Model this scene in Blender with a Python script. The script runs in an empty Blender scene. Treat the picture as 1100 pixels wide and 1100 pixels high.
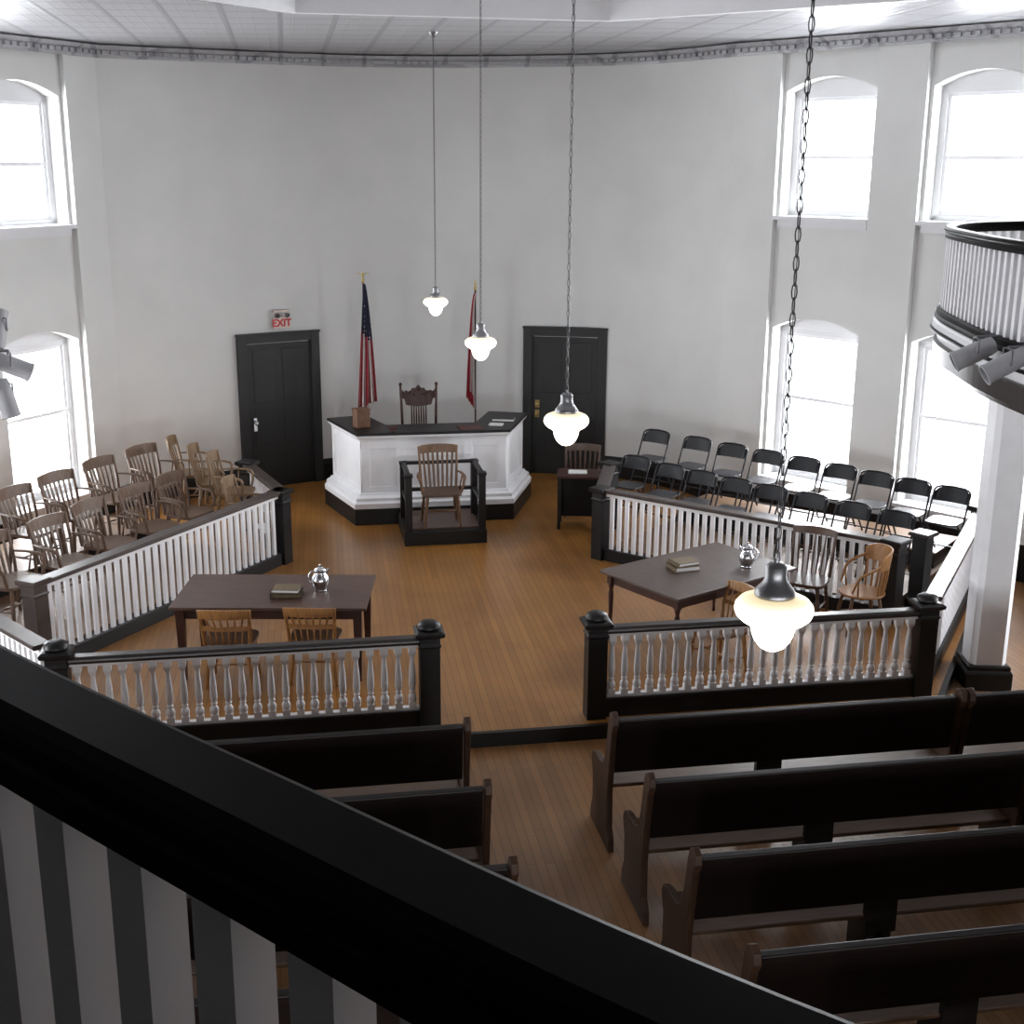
import bpy, bmesh, math, random
from mathutils import Vector, Matrix
random.seed(7)
PI = math.pi
scene = bpy.context.scene
COL = scene.collection

# ------------------------------------------------------------------ materials
def mat(name, col, rough=.5, metal=0., spec=.5, noise=0., scale=8., stretch=(1, 1, 1), bump=0., coat=0., dark=None):
    m = bpy.data.materials.new(name); m.use_nodes = True
    nt = m.node_tree; b = nt.nodes['Principled BSDF']
    b.inputs['Base Color'].default_value = (*col, 1); b.inputs['Roughness'].default_value = rough
    b.inputs['Metallic'].default_value = metal
    b.inputs['Specular IOR Level'].default_value = spec
    b.inputs['Coat Weight'].default_value = coat
    if noise > 0 or bump > 0:
        tc = nt.nodes.new('ShaderNodeTexCoord'); mp = nt.nodes.new('ShaderNodeMapping')
        mp.inputs['Scale'].default_value = stretch
        nz = nt.nodes.new('ShaderNodeTexNoise'); nz.inputs['Scale'].default_value = scale
        nz.inputs['Detail'].default_value = 5
        nt.links.new(tc.outputs['Object'], mp.inputs['Vector']); nt.links.new(mp.outputs['Vector'], nz.inputs['Vector'])
        if noise > 0:
            rp = nt.nodes.new('ShaderNodeValToRGB')
            d = dark or tuple(c * (1 - noise) for c in col)
            rp.color_ramp.elements[0].color = (*d, 1); rp.color_ramp.elements[0].position = .3
            rp.color_ramp.elements[1].color = (*[min(1, c * (1 + noise * .4)) for c in col], 1); rp.color_ramp.elements[1].position = .7
            nt.links.new(nz.outputs['Fac'], rp.inputs['Fac']); nt.links.new(rp.outputs['Color'], b.inputs['Base Color'])
        if bump > 0:
            bp = nt.nodes.new('ShaderNodeBump'); bp.inputs['Strength'].default_value = bump; bp.inputs['Distance'].default_value = .01
            nt.links.new(nz.outputs['Fac'], bp.inputs['Height']); nt.links.new(bp.outputs['Normal'], b.inputs['Normal'])
    return m

def plank_mat(name, c1, c2, rot, plank_w=.07, plank_l=2.4, rough=.33):
    m = bpy.data.materials.new(name); m.use_nodes = True
    nt = m.node_tree; b = nt.nodes['Principled BSDF']
    tc = nt.nodes.new('ShaderNodeTexCoord'); mp = nt.nodes.new('ShaderNodeMapping'); mp.inputs['Rotation'].default_value = (0, 0, rot)
    br = nt.nodes.new('ShaderNodeTexBrick')
    br.inputs['Scale'].default_value = 1; br.inputs['Brick Width'].default_value = plank_l; br.inputs['Row Height'].default_value = plank_w
    br.inputs['Mortar Size'].default_value = .0025; br.inputs['Mortar Smooth'].default_value = .3; br.offset = .37
    br.inputs['Color1'].default_value = (*c1, 1); br.inputs['Color2'].default_value = (*c2, 1)
    br.inputs['Mortar'].default_value = (*[c * .35 for c in c2], 1)
    nz = nt.nodes.new('ShaderNodeTexNoise'); nz.inputs['Scale'].default_value = 1.1; nz.inputs['Detail'].default_value = 4
    mp2 = nt.nodes.new('ShaderNodeMapping'); mp2.inputs['Scale'].default_value = (1.5, 30, 1); mp2.inputs['Rotation'].default_value = (0, 0, rot)
    n2 = nt.nodes.new('ShaderNodeTexNoise'); n2.inputs['Scale'].default_value = 2; n2.inputs['Detail'].default_value = 6
    mx = nt.nodes.new('ShaderNodeMixRGB'); mx.blend_type = 'MULTIPLY'; mx.inputs['Fac'].default_value = .55
    mx2 = nt.nodes.new('ShaderNodeMixRGB'); mx2.blend_type = 'MULTIPLY'; mx2.inputs['Fac'].default_value = .35
    L = nt.links.new
    L(tc.outputs['Object'], mp.inputs['Vector']); L(mp.outputs['Vector'], br.inputs['Vector'])
    L(tc.outputs['Object'], nz.inputs['Vector']); L(tc.outputs['Object'], mp2.inputs['Vector']); L(mp2.outputs['Vector'], n2.inputs['Vector'])
    L(br.outputs['Color'], mx.inputs['Color1']); L(nz.outputs['Color'], mx.inputs['Color2'])
    g = nt.nodes.new('ShaderNodeValToRGB'); g.color_ramp.elements[0].position = .3; g.color_ramp.elements[0].color = (.55, .5, .45, 1); g.color_ramp.elements[1].position = .6
    L(nz.outputs['Fac'], g.inputs['Fac']); L(g.outputs['Color'], mx.inputs['Color2'])
    L(mx.outputs['Color'], mx2.inputs['Color1']); L(n2.outputs['Color'], mx2.inputs['Color2'])
    L(mx2.outputs['Color'], b.inputs['Base Color'])
    b.inputs['Roughness'].default_value = rough
    bp = nt.nodes.new('ShaderNodeBump'); bp.inputs['Strength'].default_value = .15; bp.inputs['Distance'].default_value = .003
    L(br.outputs['Fac'], bp.inputs['Height']); bp.invert = True; L(bp.outputs['Normal'], b.inputs['Normal'])
    return m

def tin_mat():
    m = bpy.data.materials.new('pressed_tin'); m.use_nodes = True
    nt = m.node_tree; b = nt.nodes['Principled BSDF']; L = nt.links.new
    tc = nt.nodes.new('ShaderNodeTexCoord'); mp = nt.nodes.new('ShaderNodeMapping'); mp.inputs['Rotation'].default_value = (0, 0, 0)
    br = nt.nodes.new('ShaderNodeTexBrick'); br.offset = 0; br.inputs['Scale'].default_value = 1
    br.inputs['Brick Width'].default_value = .6; br.inputs['Row Height'].default_value = .6; br.inputs['Mortar Size'].default_value = .035; br.inputs['Mortar Smooth'].default_value = .2
    b2 = nt.nodes.new('ShaderNodeTexBrick'); b2.offset = 0; b2.inputs['Scale'].default_value = 1
    b2.inputs['Brick Width'].default_value = .15; b2.inputs['Row Height'].default_value = .15; b2.inputs['Mortar Size'].default_value = .016; b2.inputs['Mortar Smooth'].default_value = .8
    ad = nt.nodes.new('ShaderNodeMath'); ad.operation = 'ADD'
    ml = nt.nodes.new('ShaderNodeMath'); ml.operation = 'MULTIPLY'; ml.inputs[1].default_value = .4
    L(tc.outputs['Object'], mp.inputs['Vector']); L(mp.outputs['Vector'], br.inputs['Vector']); L(mp.outputs['Vector'], b2.inputs['Vector'])
    L(b2.outputs['Fac'], ml.inputs[0]); L(br.outputs['Fac'], ad.inputs[0]); L(ml.outputs[0], ad.inputs[1])
    bp = nt.nodes.new('ShaderNodeBump'); bp.inputs['Strength'].default_value = .45; bp.inputs['Distance'].default_value = .012
    L(ad.outputs[0], bp.inputs['Height']); L(bp.outputs['Normal'], b.inputs['Normal'])
    rp = nt.nodes.new('ShaderNodeMixRGB'); rp.inputs['Color1'].default_value = (.40, .40, .42, 1); rp.inputs['Color2'].default_value = (.27, .27, .29, 1)
    L(br.outputs['Fac'], rp.inputs['Fac']); L(rp.outputs['Color'], b.inputs['Base Color'])
    b.inputs['Roughness'].default_value = .28
    return m

def emis_mat(name, col, strength, base=(.9, .9, .85)):
    m = bpy.data.materials.new(name); m.use_nodes = True
    b = m.node_tree.nodes['Principled BSDF']; b.inputs['Base Color'].default_value = (*base, 1)
    b.inputs['Emission Color'].default_value = (*col, 1); b.inputs['Emission Strength'].default_value = strength
    b.inputs['Roughness'].default_value = .25
    return m

def glass_mat():
    m = bpy.data.materials.new('window_glass'); m.use_nodes = True
    nt = m.node_tree; nt.nodes.clear(); L = nt.links.new
    o = nt.nodes.new('ShaderNodeOutputMaterial'); mx = nt.nodes.new('ShaderNodeMixShader'); mx.inputs[0].default_value = .06
    t = nt.nodes.new('ShaderNodeBsdfTransparent'); g = nt.nodes.new('ShaderNodeBsdfGlossy'); g.inputs['Roughness'].default_value = .05
    nz = nt.nodes.new('ShaderNodeTexNoise'); nz.inputs['Scale'].default_value = 3
    L(t.outputs[0], mx.inputs[1]); L(g.outputs[0], mx.inputs[2]); L(mx.outputs[0], o.inputs['Surface'])
    return m

M = {}
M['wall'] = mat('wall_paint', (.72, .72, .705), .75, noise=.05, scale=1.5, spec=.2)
M['white'] = mat('white_paint', (.86, .86, .88), .45, noise=.04, scale=6)
M['trimwhite'] = mat('white_trim_paint', (.74, .74, .76), .5, noise=.03, scale=4)
M['black'] = mat('black_paint', (.010, .009, .009), .42, noise=.2, scale=10, spec=.3)
M['railblack'] = mat('glossy_black_paint', (.0045, .0042, .0042), .50, noise=.25, scale=14, bump=.05, spec=.09)
M['rail'] = mat('dark_brown_rail', (.026, .017, .016), .30, noise=.3, scale=8, stretch=(1, 1, 4))
M['door'] = mat('door_dark_paint', (.018, .018, .018), .5, noise=.15, scale=6)
M['pew'] = mat('pew_dark_wood', (.011, .0065, .0055), .42, spec=.22, noise=.4, scale=6, stretch=(1, 9, 9))
M['pewseatlit'] = mat('lit_pew_seat_wood', (.085, .045, .024), .38, noise=.35, scale=6, stretch=(1, 9, 9))  # lighter than the pew wood: window light on the seats painted in
M['pewendlit'] = mat('lit_pew_end_wood', (.050, .024, .013), .5, spec=.25, noise=.4, scale=6, stretch=(6, 6, 1))  # pew wood browned to paint in the light on the aisle faces
M['oak'] = mat('honey_oak', (.36, .17, .055), .38, noise=.35, scale=9, stretch=(5, 5, 1))
M['oakdark'] = mat('brown_oak', (.17, .085, .040), .42, noise=.4, scale=9, stretch=(5, 5, 1))
M['walnut'] = mat('walnut_brown', (.10, .055, .036), .42, noise=.4, scale=9, stretch=(5, 5, 1))
M['jury'] = mat('jury_chair_wood', (.170, .105, .070), .42, noise=.35, scale=9, stretch=(5, 5, 1))
M['tan'] = mat('lit_jury_chair_wood', (.24, .15, .08), .42, noise=.35, scale=9, stretch=(5, 5, 1))  # jury chair wood lightened to hold the light hitting the sideways chairs
M['mahog'] = mat('mahogany', (.050, .018, .014), .40, spec=.3, noise=.4, scale=9, stretch=(5, 5, 1))
M['railtop'] = mat('brown_rail_top', (.055, .038, .033), .36, noise=.3, scale=8)
M['table'] = mat('table_wood', (.095, .050, .036), .35, noise=.4, scale=5, stretch=(1, 9, 9))
M['table2'] = mat('table_grey_brown_wood', (.085, .055, .044), .36, noise=.35, scale=5, stretch=(9, 1, 9))
M['tableleg'] = mat('table_leg_wood', (.055, .018, .012), .4, noise=.3, scale=6)
M['steel'] = mat('folding_chair_steel', (.009, .009, .012), .38, metal=.0, spec=.3, noise=.1, scale=5)
M['steelseat'] = mat('folding_chair_seat', (.016, .016, .022), .42, spec=.5, noise=.1, scale=5)
M['chrome'] = mat('polished_silver', (.72, .73, .76), .16, metal=1., noise=.05, scale=4)
M['fitter'] = mat('brushed_nickel', (.30, .30, .31), .38, metal=.9, noise=.1, scale=20)
M['chain'] = mat('chain_iron', (.16, .16, .17), .45, metal=.6, noise=.2, scale=30)
M['brass'] = mat('brass', (.45, .33, .14), .35, metal=1., noise=.15, scale=20)
M['gold'] = mat('gilt', (.62, .48, .18), .35, metal=.8, noise=.1, scale=20)
M['can'] = mat('grey_lamp_can', (.42, .42, .44), .5, noise=.08, scale=8)
M['glow'] = emis_mat('lit_opal_glass', (1., .95, .80), 3.2)
_nt = M['glow'].node_tree; _tc = _nt.nodes.new('ShaderNodeTexCoord'); _sp = _nt.nodes.new('ShaderNodeSeparateXYZ')
_mr = _nt.nodes.new('ShaderNodeMapRange'); _mr.inputs['From Min'].default_value = .075; _mr.inputs['From Max'].default_value = -.03
_r1 = _nt.nodes.new('ShaderNodeValToRGB'); _e = _r1.color_ramp.elements; _e[0].color = (1, .80, .42, 1); _e[1].color = (1, .93, .80, 1); _e[1].position = .8
_m2 = _nt.nodes.new('ShaderNodeMapRange'); _m2.inputs['To Min'].default_value = .75; _m2.inputs['To Max'].default_value = 9.
_pw = _nt.nodes.new('ShaderNodeMath'); _pw.operation = 'POWER'; _pw.inputs[1].default_value = 2.2
_b = _nt.nodes['Principled BSDF']; _L = _nt.links.new
_L(_tc.outputs['Object'], _sp.inputs[0]); _L(_sp.outputs['Z'], _mr.inputs['Value']); _L(_mr.outputs[0], _r1.inputs['Fac']); _L(_mr.outputs[0], _pw.inputs[0]); _L(_pw.outputs[0], _m2.inputs['Value'])
_L(_r1.outputs['Color'], _b.inputs['Emission Color']); _L(_m2.outputs[0], _b.inputs['Emission Strength'])
M['paper'] = mat('paper', (.75, .75, .74), .8, noise=.05, scale=20)
M['book'] = mat('tan_book_cloth', (.16, .115, .06), .7, noise=.25, scale=30)
M['bookdark'] = mat('dark_book_cloth', (.05, .035, .022), .7, noise=.25, scale=30)
M['redpaper'] = mat('reddish_folder', (.10, .035, .03), .7, noise=.2, scale=12)
M['box'] = mat('brown_leather_box', (.13, .055, .025), .5, noise=.4, scale=14)
M['red'] = mat('flag_red', (.33, .015, .03), .8, noise=.25, scale=14)
M['fwhite'] = mat('flag_white', (.55, .50, .48), .8, noise=.15, scale=14)
M['signred'] = mat('exit_red', (.55, .03, .03), .5, noise=.1, scale=20)
M['signplate'] = mat('exit_plate', (.72, .60, .55), .5, noise=.05, scale=10)
M['tin'] = tin_mat()
M['glass'] = glass_mat()
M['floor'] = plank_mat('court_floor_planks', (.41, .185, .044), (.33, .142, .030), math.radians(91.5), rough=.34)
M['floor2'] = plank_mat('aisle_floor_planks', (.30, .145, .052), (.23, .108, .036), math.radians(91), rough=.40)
M['platf'] = plank_mat('platform_planks', (.21, .118, .058), (.17, .092, .042), math.radians(55.6), rough=.5)
# flag blue with small white stars
def star_mat():
    m = mat('flag_blue_with_stars', (.012, .014, .045), .8); nt = m.node_tree; b = nt.nodes['Principled BSDF']; L = nt.links.new
    tc = nt.nodes.new('ShaderNodeTexCoord'); vo = nt.nodes.new('ShaderNodeTexVoronoi'); vo.inputs['Scale'].default_value = 13; vo.inputs['Randomness'].default_value = .3
    rp = nt.nodes.new('ShaderNodeValToRGB'); rp.color_ramp.interpolation = 'CONSTANT'
    rp.color_ramp.elements[0].color = (.5, .5, .5, 1); rp.color_ramp.elements[1].position = .22; rp.color_ramp.elements[1].color = (.012, .014, .04, 1)
    L(tc.outputs['Object'], vo.inputs['Vector']); L(vo.outputs['Distance'], rp.inputs['Fac']); L(rp.outputs['Color'], b.inputs['Base Color'])
    return m
M['stars'] = star_mat()

# ------------------------------------------------------------------ mesh builder
class MB:
    def __init__(s, M=None): s.v = []; s.f = []; s.sm = []; s.mi = []; s.T = M or Matrix.Identity(4); s.cm = 0
    def _v(s, p): s.v.append(tuple(s.T @ Vector(p))); return len(s.v) - 1
    def _f(s, ids, smooth=False): s.f.append(tuple(ids)); s.sm.append(smooth); s.mi.append(s.cm)
    def box(s, c, d, rz=0, rx=0, ry=0, taper=1.):
        R = Matrix.Rotation(rz, 3, 'Z') @ Matrix.Rotation(ry, 3, 'Y') @ Matrix.Rotation(rx, 3, 'X'); c = Vector(c); i = []
        for z in (-.5, .5):
            t = 1. if z > 0 else taper
            for x, y in ((-.5, -.5), (.5, -.5), (.5, .5), (-.5, .5)): i.append(s._v(c + R @ Vector((x * d[0] * t, y * d[1] * t, z * d[2]))))
        a = i
        for q in ((a[3], a[2], a[1], a[0]), (a[4], a[5], a[6], a[7]), (a[0], a[1], a[5], a[4]), (a[1], a[2], a[6], a[5]), (a[2], a[3], a[7], a[6]), (a[3], a[0], a[4], a[7])): s._f(q)
        return s
    def bar(s, p, q, w, h, up=(0, 0, 1)):      # rectangular bar between two points
        p = Vector(p); q = Vector(q); d = (q - p).normalized(); up = Vector(up)
        r = d.cross(up)
        if r.length < 1e-4: r = d.cross(Vector((0, 1, 0)))
        r.normalize(); u = r.cross(d).normalized(); a = []
        for o in (p, q):
            for x, y in ((-.5, -.5), (.5, -.5), (.5, .5), (-.5, .5)): a.append(s._v(o + r * x * w + u * y * h))
        for k in ((3, 2, 1, 0), (4, 5, 6, 7), (0, 1, 5, 4), (1, 2, 6, 5), (2, 3, 7, 6), (3, 0, 4, 7)): s._f([a[j] for j in k][::-1])
        return s
    def tube(s, pts, r, n=8, flat=1.):
        pts = [Vector(p) for p in pts]; rs = r if isinstance(r, (list, tuple)) else [r] * len(pts)
        rings = []; prev = None
        for k, p in enumerate(pts):
            t = (pts[min(k + 1, len(pts) - 1)] - pts[max(k - 1, 0)]).normalized()
            if prev is None:
                a = Vector((0, 0, 1)) if abs(t.z) < .9 else Vector((0, 1, 0)); u = t.cross(a).normalized()
            else:
                u = (prev - t * prev.dot(t)).normalized()
            w = t.cross(u); prev = u
            rings.append([s._v(p + (u * math.cos(2 * PI * j / n) + w * math.sin(2 * PI * j / n) * flat) * rs[k]) for j in range(n)])
        for a, b in zip(rings, rings[1:]):
            for j in range(n): s._f((a[j], a[(j + 1) % n], b[(j + 1) % n], b[j]), True)
        s._f(rings[0][::-1]); s._f(rings[-1]); return s
    def lathe(s, prof, c=(0, 0, 0), n=16, axis=None):
        T = Matrix.Translation(Vector(c))
        if axis is not None: T = T @ Vector((0, 0, 1)).rotation_difference(Vector(axis)).to_matrix().to_4x4()
        rings = [[s._v(T @ Vector((r * math.cos(2 * PI * j / n), r * math.sin(2 * PI * j / n), z))) for j in range(n)] for r, z in prof]
        for a, b in zip(rings, rings[1:]):
            for j in range(n): s._f((a[j], a[(j + 1) % n], b[(j + 1) % n], b[j]), True)
        s._f(rings[0][::-1]); s._f(rings[-1]); return s
    def sq_lathe(s, prof, c=(0, 0, 0), rz=0):   # square section post from (half-width, z) list
        T = Matrix.Translation(Vector(c)) @ Matrix.Rotation(rz, 4, 'Z')
        rings = [[s._v(T @ Vector((x * r, y * r, z))) for x, y in ((-1, -1), (1, -1), (1, 1), (-1, 1))] for r, z in prof]
        for a, b in zip(rings, rings[1:]):
            for j in range(4): s._f((a[j], a[(j + 1) % 4], b[(j + 1) % 4], b[j]))
        s._f(rings[0][::-1]); s._f(rings[-1]); return s
    def prism(s, pts, z0, z1):
        area = sum(pts[i][0] * pts[(i + 1) % len(pts)][1] - pts[(i + 1) % len(pts)][0] * pts[i][1] for i in range(len(pts)))
        if area < 0: pts = pts[::-1]
        a = [s._v((x, y, z0)) for x, y in pts]; b = [s._v((x, y, z1)) for x, y in pts]; n = len(pts)
        for j in range(n): s._f((a[j], a[(j + 1) % n], b[(j + 1) % n], b[j]))
        s._f(a[::-1]); s._f(b); return s
    def sweep(s, prof, path, closed=False, smooth=False):   # prof (d, z), d to the right of travel in plan; path 3D or 2D
        P = [Vector((*p, 0)) if len(p) == 2 else Vector(p) for p in path]; n = len(P); rings = []
        for k in range(n):
            if closed: a, b = P[k] - P[k - 1], P[(k + 1) % n] - P[k]
            else: a, b = P[k] - P[max(k - 1, 0)], P[min(k + 1, n - 1)] - P[k]
            if a.length < 1e-6: a = b
            if b.length < 1e-6: b = a
            na = Vector((a.y, -a.x, 0)).normalized(); nb = Vector((b.y, -b.x, 0)).normalized()
            m = (na + nb); m.normalize(); m /= max(.35, m.dot(na))
            rings.append([s._v(P[k] + m * d + Vector((0, 0, z))) for d, z in prof])
        k = len(prof); pr = list(zip(rings, rings[1:])) + ([(rings[-1], rings[0])] if closed else [])
        for a, b in pr:
            for j in range(k): s._f((a[j], a[(j + 1) % k], b[(j + 1) % k], b[j]), smooth)
        if not closed: s._f(rings[0][::-1]); s._f(rings[-1])
        return s
    def mesh(s, name, mats):
        me = bpy.data.meshes.new(name); me.from_pydata(s.v, [], s.f)
        for m in (mats if isinstance(mats, (list, tuple)) else [mats]): me.materials.append(m)
        for p, a, i in zip(me.polygons, s.sm, s.mi): p.use_smooth = a; p.material_index = i
        bm = bmesh.new(); bm.from_mesh(me); bmesh.ops.recalc_face_normals(bm, faces=bm.faces); bm.to_mesh(me); bm.free(); me.set_sharp_from_angle(angle=math.radians(50))
        for p, a in zip(me.polygons, s.sm): p.use_smooth = a
        me.update()
        return me
    def build(s, name, mats, parent=None, bevel=0., loc=None):
        o = bpy.data.objects.new(name, s.mesh(name, mats)); COL.objects.link(o)
        if parent is not None: o.parent = parent
        if loc is not None: o.location = loc
        if bevel > 0:
            b = o.modifiers.new('bevel', 'BEVEL'); b.width = bevel; b.segments = 2; b.limit_method = 'ANGLE'; b.angle_limit = math.radians(35)
        return o

def tag(o, label=None, cat=None, group=None, kind=None):
    if label: o['label'] = label
    if cat: o['category'] = cat
    if group: o['group'] = group
    if kind: o['kind'] = kind
    return o
def thing(name, label, cat, loc=(0, 0, 0), rz=0, group=None):
    o = bpy.data.objects.new(name, None); COL.objects.link(o); o.empty_display_size = .1
    o.location = loc; o.rotation_euler = (0, 0, rz); return tag(o, label, cat, group)
KIDS = {}
def kids(o): return [c for c in bpy.data.objects if c.parent == o]
def copy_tree(o, parent=None):
    c = o.copy(); COL.objects.link(c); c.parent = parent
    for ch in kids(o): copy_tree(ch, c)
    return c
def struct(o): o['kind'] = 'structure'; return o
def place(proto, used, loc, rz, label, group=None):
    o = proto if not used else copy_tree(proto)
    o.location = loc; o.rotation_euler = (0, 0, rz); o['label'] = label
    if group: o['group'] = group
    return o
def catmull(P, n=6):
    out = []
    for i in range(len(P) - 1):
        p0, p1, p2, p3 = P[max(i - 1, 0)], P[i], P[i + 1], P[min(i + 2, len(P) - 1)]
        for k in range(n):
            t = k / n
            out.append(tuple(.5 * (2 * b + (c - a) * t + (2 * a - 5 * b + 4 * c - d) * t * t + (3 * b - a - 3 * c + d) * t ** 3) for a, b, c, d in zip(p0, p1, p2, p3)))
    out.append(tuple(P[-1])); return out

# ------------------------------------------------------------------ camera
F, PITCH, YAW, ROLL, CX, H = 1360.9, .26746, .17416, -.00649, -1.8285, 4.8
fw = Vector((math.sin(YAW) * math.cos(PITCH), math.cos(YAW) * math.cos(PITCH), -math.sin(PITCH)))
rt0 = Vector((math.cos(YAW), -math.sin(YAW), 0)); dn0 = fw.cross(rt0)
rt = rt0 * math.cos(ROLL) + dn0 * math.sin(ROLL); dn = -rt0 * math.sin(ROLL) + dn0 * math.cos(ROLL)
cam_d = bpy.data.cameras.new('camera'); cam = bpy.data.objects.new('camera', cam_d); COL.objects.link(cam)
cam_d.sensor_width = 36; cam_d.lens = F / 1100 * 36; cam_d.clip_start = .05; cam_d.clip_end = 200
mw = Matrix((rt, -dn, -fw)).transposed().to_4x4(); mw.translation = Vector((CX, 0, H)); cam.matrix_world = mw
scene.camera = cam

# ------------------------------------------------------------------ room shell
FZ = -.13                                   # public floor; the court floor is one step up at z = 0
def zceil(x): return 6.35 + .013 * max(-6, min(6, x))
L1 = (-4.22, 18.35); R1 = (4.27, 17.43); DX, DY = .573, .819
R2 = (R1[0] + DX * 5.2, R1[1] - DY * 5.2); L2 = (L1[0] - DX * 5., L1[1] - DY * 5.)
DLa, DLb = (-2.62, 19.08), (-1.42, 19.60); DRa, DRb = (1.80, 19.64), (3.05, 19.22)
ctrl = [L1, (-3.45, 18.72), DLa, DLb, (-.6, 19.80), (.2, 19.86), (1.0, 19.80), DRa, DRb, (3.75, 18.55), R1]
fine = catmull(ctrl, 12); cum = [0.]
for a, b in zip(fine, fine[1:]): cum.append(cum[-1] + math.dist(a, b))
NC = 12; ctl = []
for k in range(NC + 1):
    d = cum[-1] * k / NC; q = max(i for i in range(len(cum)) if cum[i] <= d + 1e-9); q = min(q, len(fine) - 2); t = (d - cum[q]) / (cum[q + 1] - cum[q])
    ctl.append(tuple(a + (b - a) * t for a, b in zip(fine[q], fine[q + 1])))
ctl = [ctl[0]] * 2 + ctl + [ctl[-1]] * 2; arc = []
for i in range(len(ctl) - 3):                # smooth cubic B-spline: the curved apse
    for k in range(6):
        t = k / 6; w_ = ((1 - t) ** 3 / 6, (3 * t ** 3 - 6 * t * t + 4) / 6, (-3 * t ** 3 + 3 * t * t + 3 * t + 1) / 6, t ** 3 / 6)
        arc.append(tuple(sum(w_[m] * ctl[i + m][c] for m in range(4)) for c in (0, 1)))
arc.append(R1); arc = [L1] + [p for p in arc if math.dist(p, L1) > .05 and math.dist(p, R1) > .05] + [R1]
REAR = -4.0
outline = [(L2[0], REAR), L2] + arc + [R2, (R2[0], REAR)]      # clockwise seen from above (left, back, right)
# floors
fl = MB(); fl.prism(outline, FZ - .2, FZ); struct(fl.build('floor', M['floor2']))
court = [(-3.98, 10.10), (3.98, 10.10), (6.25, 13.25), (7.2, 13.6)] + [(x, y) for x, y in reversed(arc)] + [(-7.0, 14.5), (-6.1, 13.2)]
court = [(-3.98, 10.10), (3.98, 10.10), (6.3, 13.3), (6.9, 13.9)] + list(reversed(arc)) + [(-6.7, 14.95), (-6.1, 13.35)]
fl = MB(); fl.prism(court, FZ, 0.0)
o = struct(fl.build('floor', M['floor']))
st = MB(); st.sweep([(-.0, FZ), (.02, FZ), (.02, .002), (-.03, .002)], [(-6.12, 13.36), (-4.0, 10.08), (4.0, 10.08), (6.32, 13.3)][:]); struct(st.build('trim_1', M['black']))

# ceiling with an octagonal raised well
def octagon(c, a):
    r = a / math.cos(PI / 8); return [(c[0] + r * math.cos(PI / 8 + k * PI / 4), c[1] + r * math.sin(PI / 8 + k * PI / 4)) for k in range(8)]
OC = octagon((.05, 10.3), 4.08); OCH = octagon((.05, 10.3), 4.13)
bm = bmesh.new()
def ring(pts, f): 
    vs = [bm.verts.new((x, y, f(x))) for x, y in pts]; return vs, [bm.edges.new((vs[i], vs[(i + 1) % len(vs)])) for i in range(len(vs))]
grow = [(x * 1.02, y + (.1 if y > 17 else 0)) for x, y in outline]
_, e1 = ring(grow, zceil); ov, e2 = ring(OCH, zceil)
bmesh.ops.triangle_fill(bm, edges=e1 + e2, use_beauty=True)
me = bpy.data.meshes.new('ceiling'); bm.to_mesh(me); bm.free(); me.materials.append(M['tin'])
co = bpy.data.objects.new('ceiling', me); COL.objects.link(co); struct(co)
sm_ = co.modifiers.new('thick', 'SOLIDIFY'); sm_.thickness = .06; sm_.offset = -1 if me.polygons[0].normal.z < 0 else 1
wl = MB(); oc2 = octagon((.05, 10.3), 4.16)
wl.sweep([(0, 6.325), (.10, 6.325), (.10, 7.3), (0, 7.3)], OC, closed=True)
wl.prism(oc2, 7.28, 7.36); struct(wl.build('trim_2', M['trimwhite']))
# cornice along all walls: stepped moulding with a row of small pressed blocks
cn = MB()
cpath = [(x, y, zceil(x)) for x, y in outline]
cn.sweep([(0, -.02), (0, -.17), (.025, -.17), (.03, -.14), (.055, -.13), (.06, -.08), (.10, -.06), (.14, -.02)], cpath)
def along(path, step, start=0.):
    d = start; out = []; acc = 0
    for a, b in zip(path, path[1:]):
        A, B = Vector(a), Vector(b); l = (B - A).length
        while d <= acc + l:
            t = (d - acc) / l; out.append((A.lerp(B, t), math.atan2(B.y - A.y, B.x - A.x))); d += step
        acc += l
    return out
for p, an in along(cpath[1:-1], .12, .06):
    n = Vector((math.sin(an), -math.cos(an), 0)); cn.box(p + n * .07 + Vector((0, 0, -.105)), (.06, .045, .045), rz=an)
struct(cn.build('trim_3', M['tin']))

# back wall (curved apse): thick sweep
bw = MB(); bw.sweep([(0, FZ), (0, 6.7), (-.3, 6.7), (-.3, FZ)], arc, smooth=True); struct(bw.build('wall_back', M['wall']))

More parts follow.
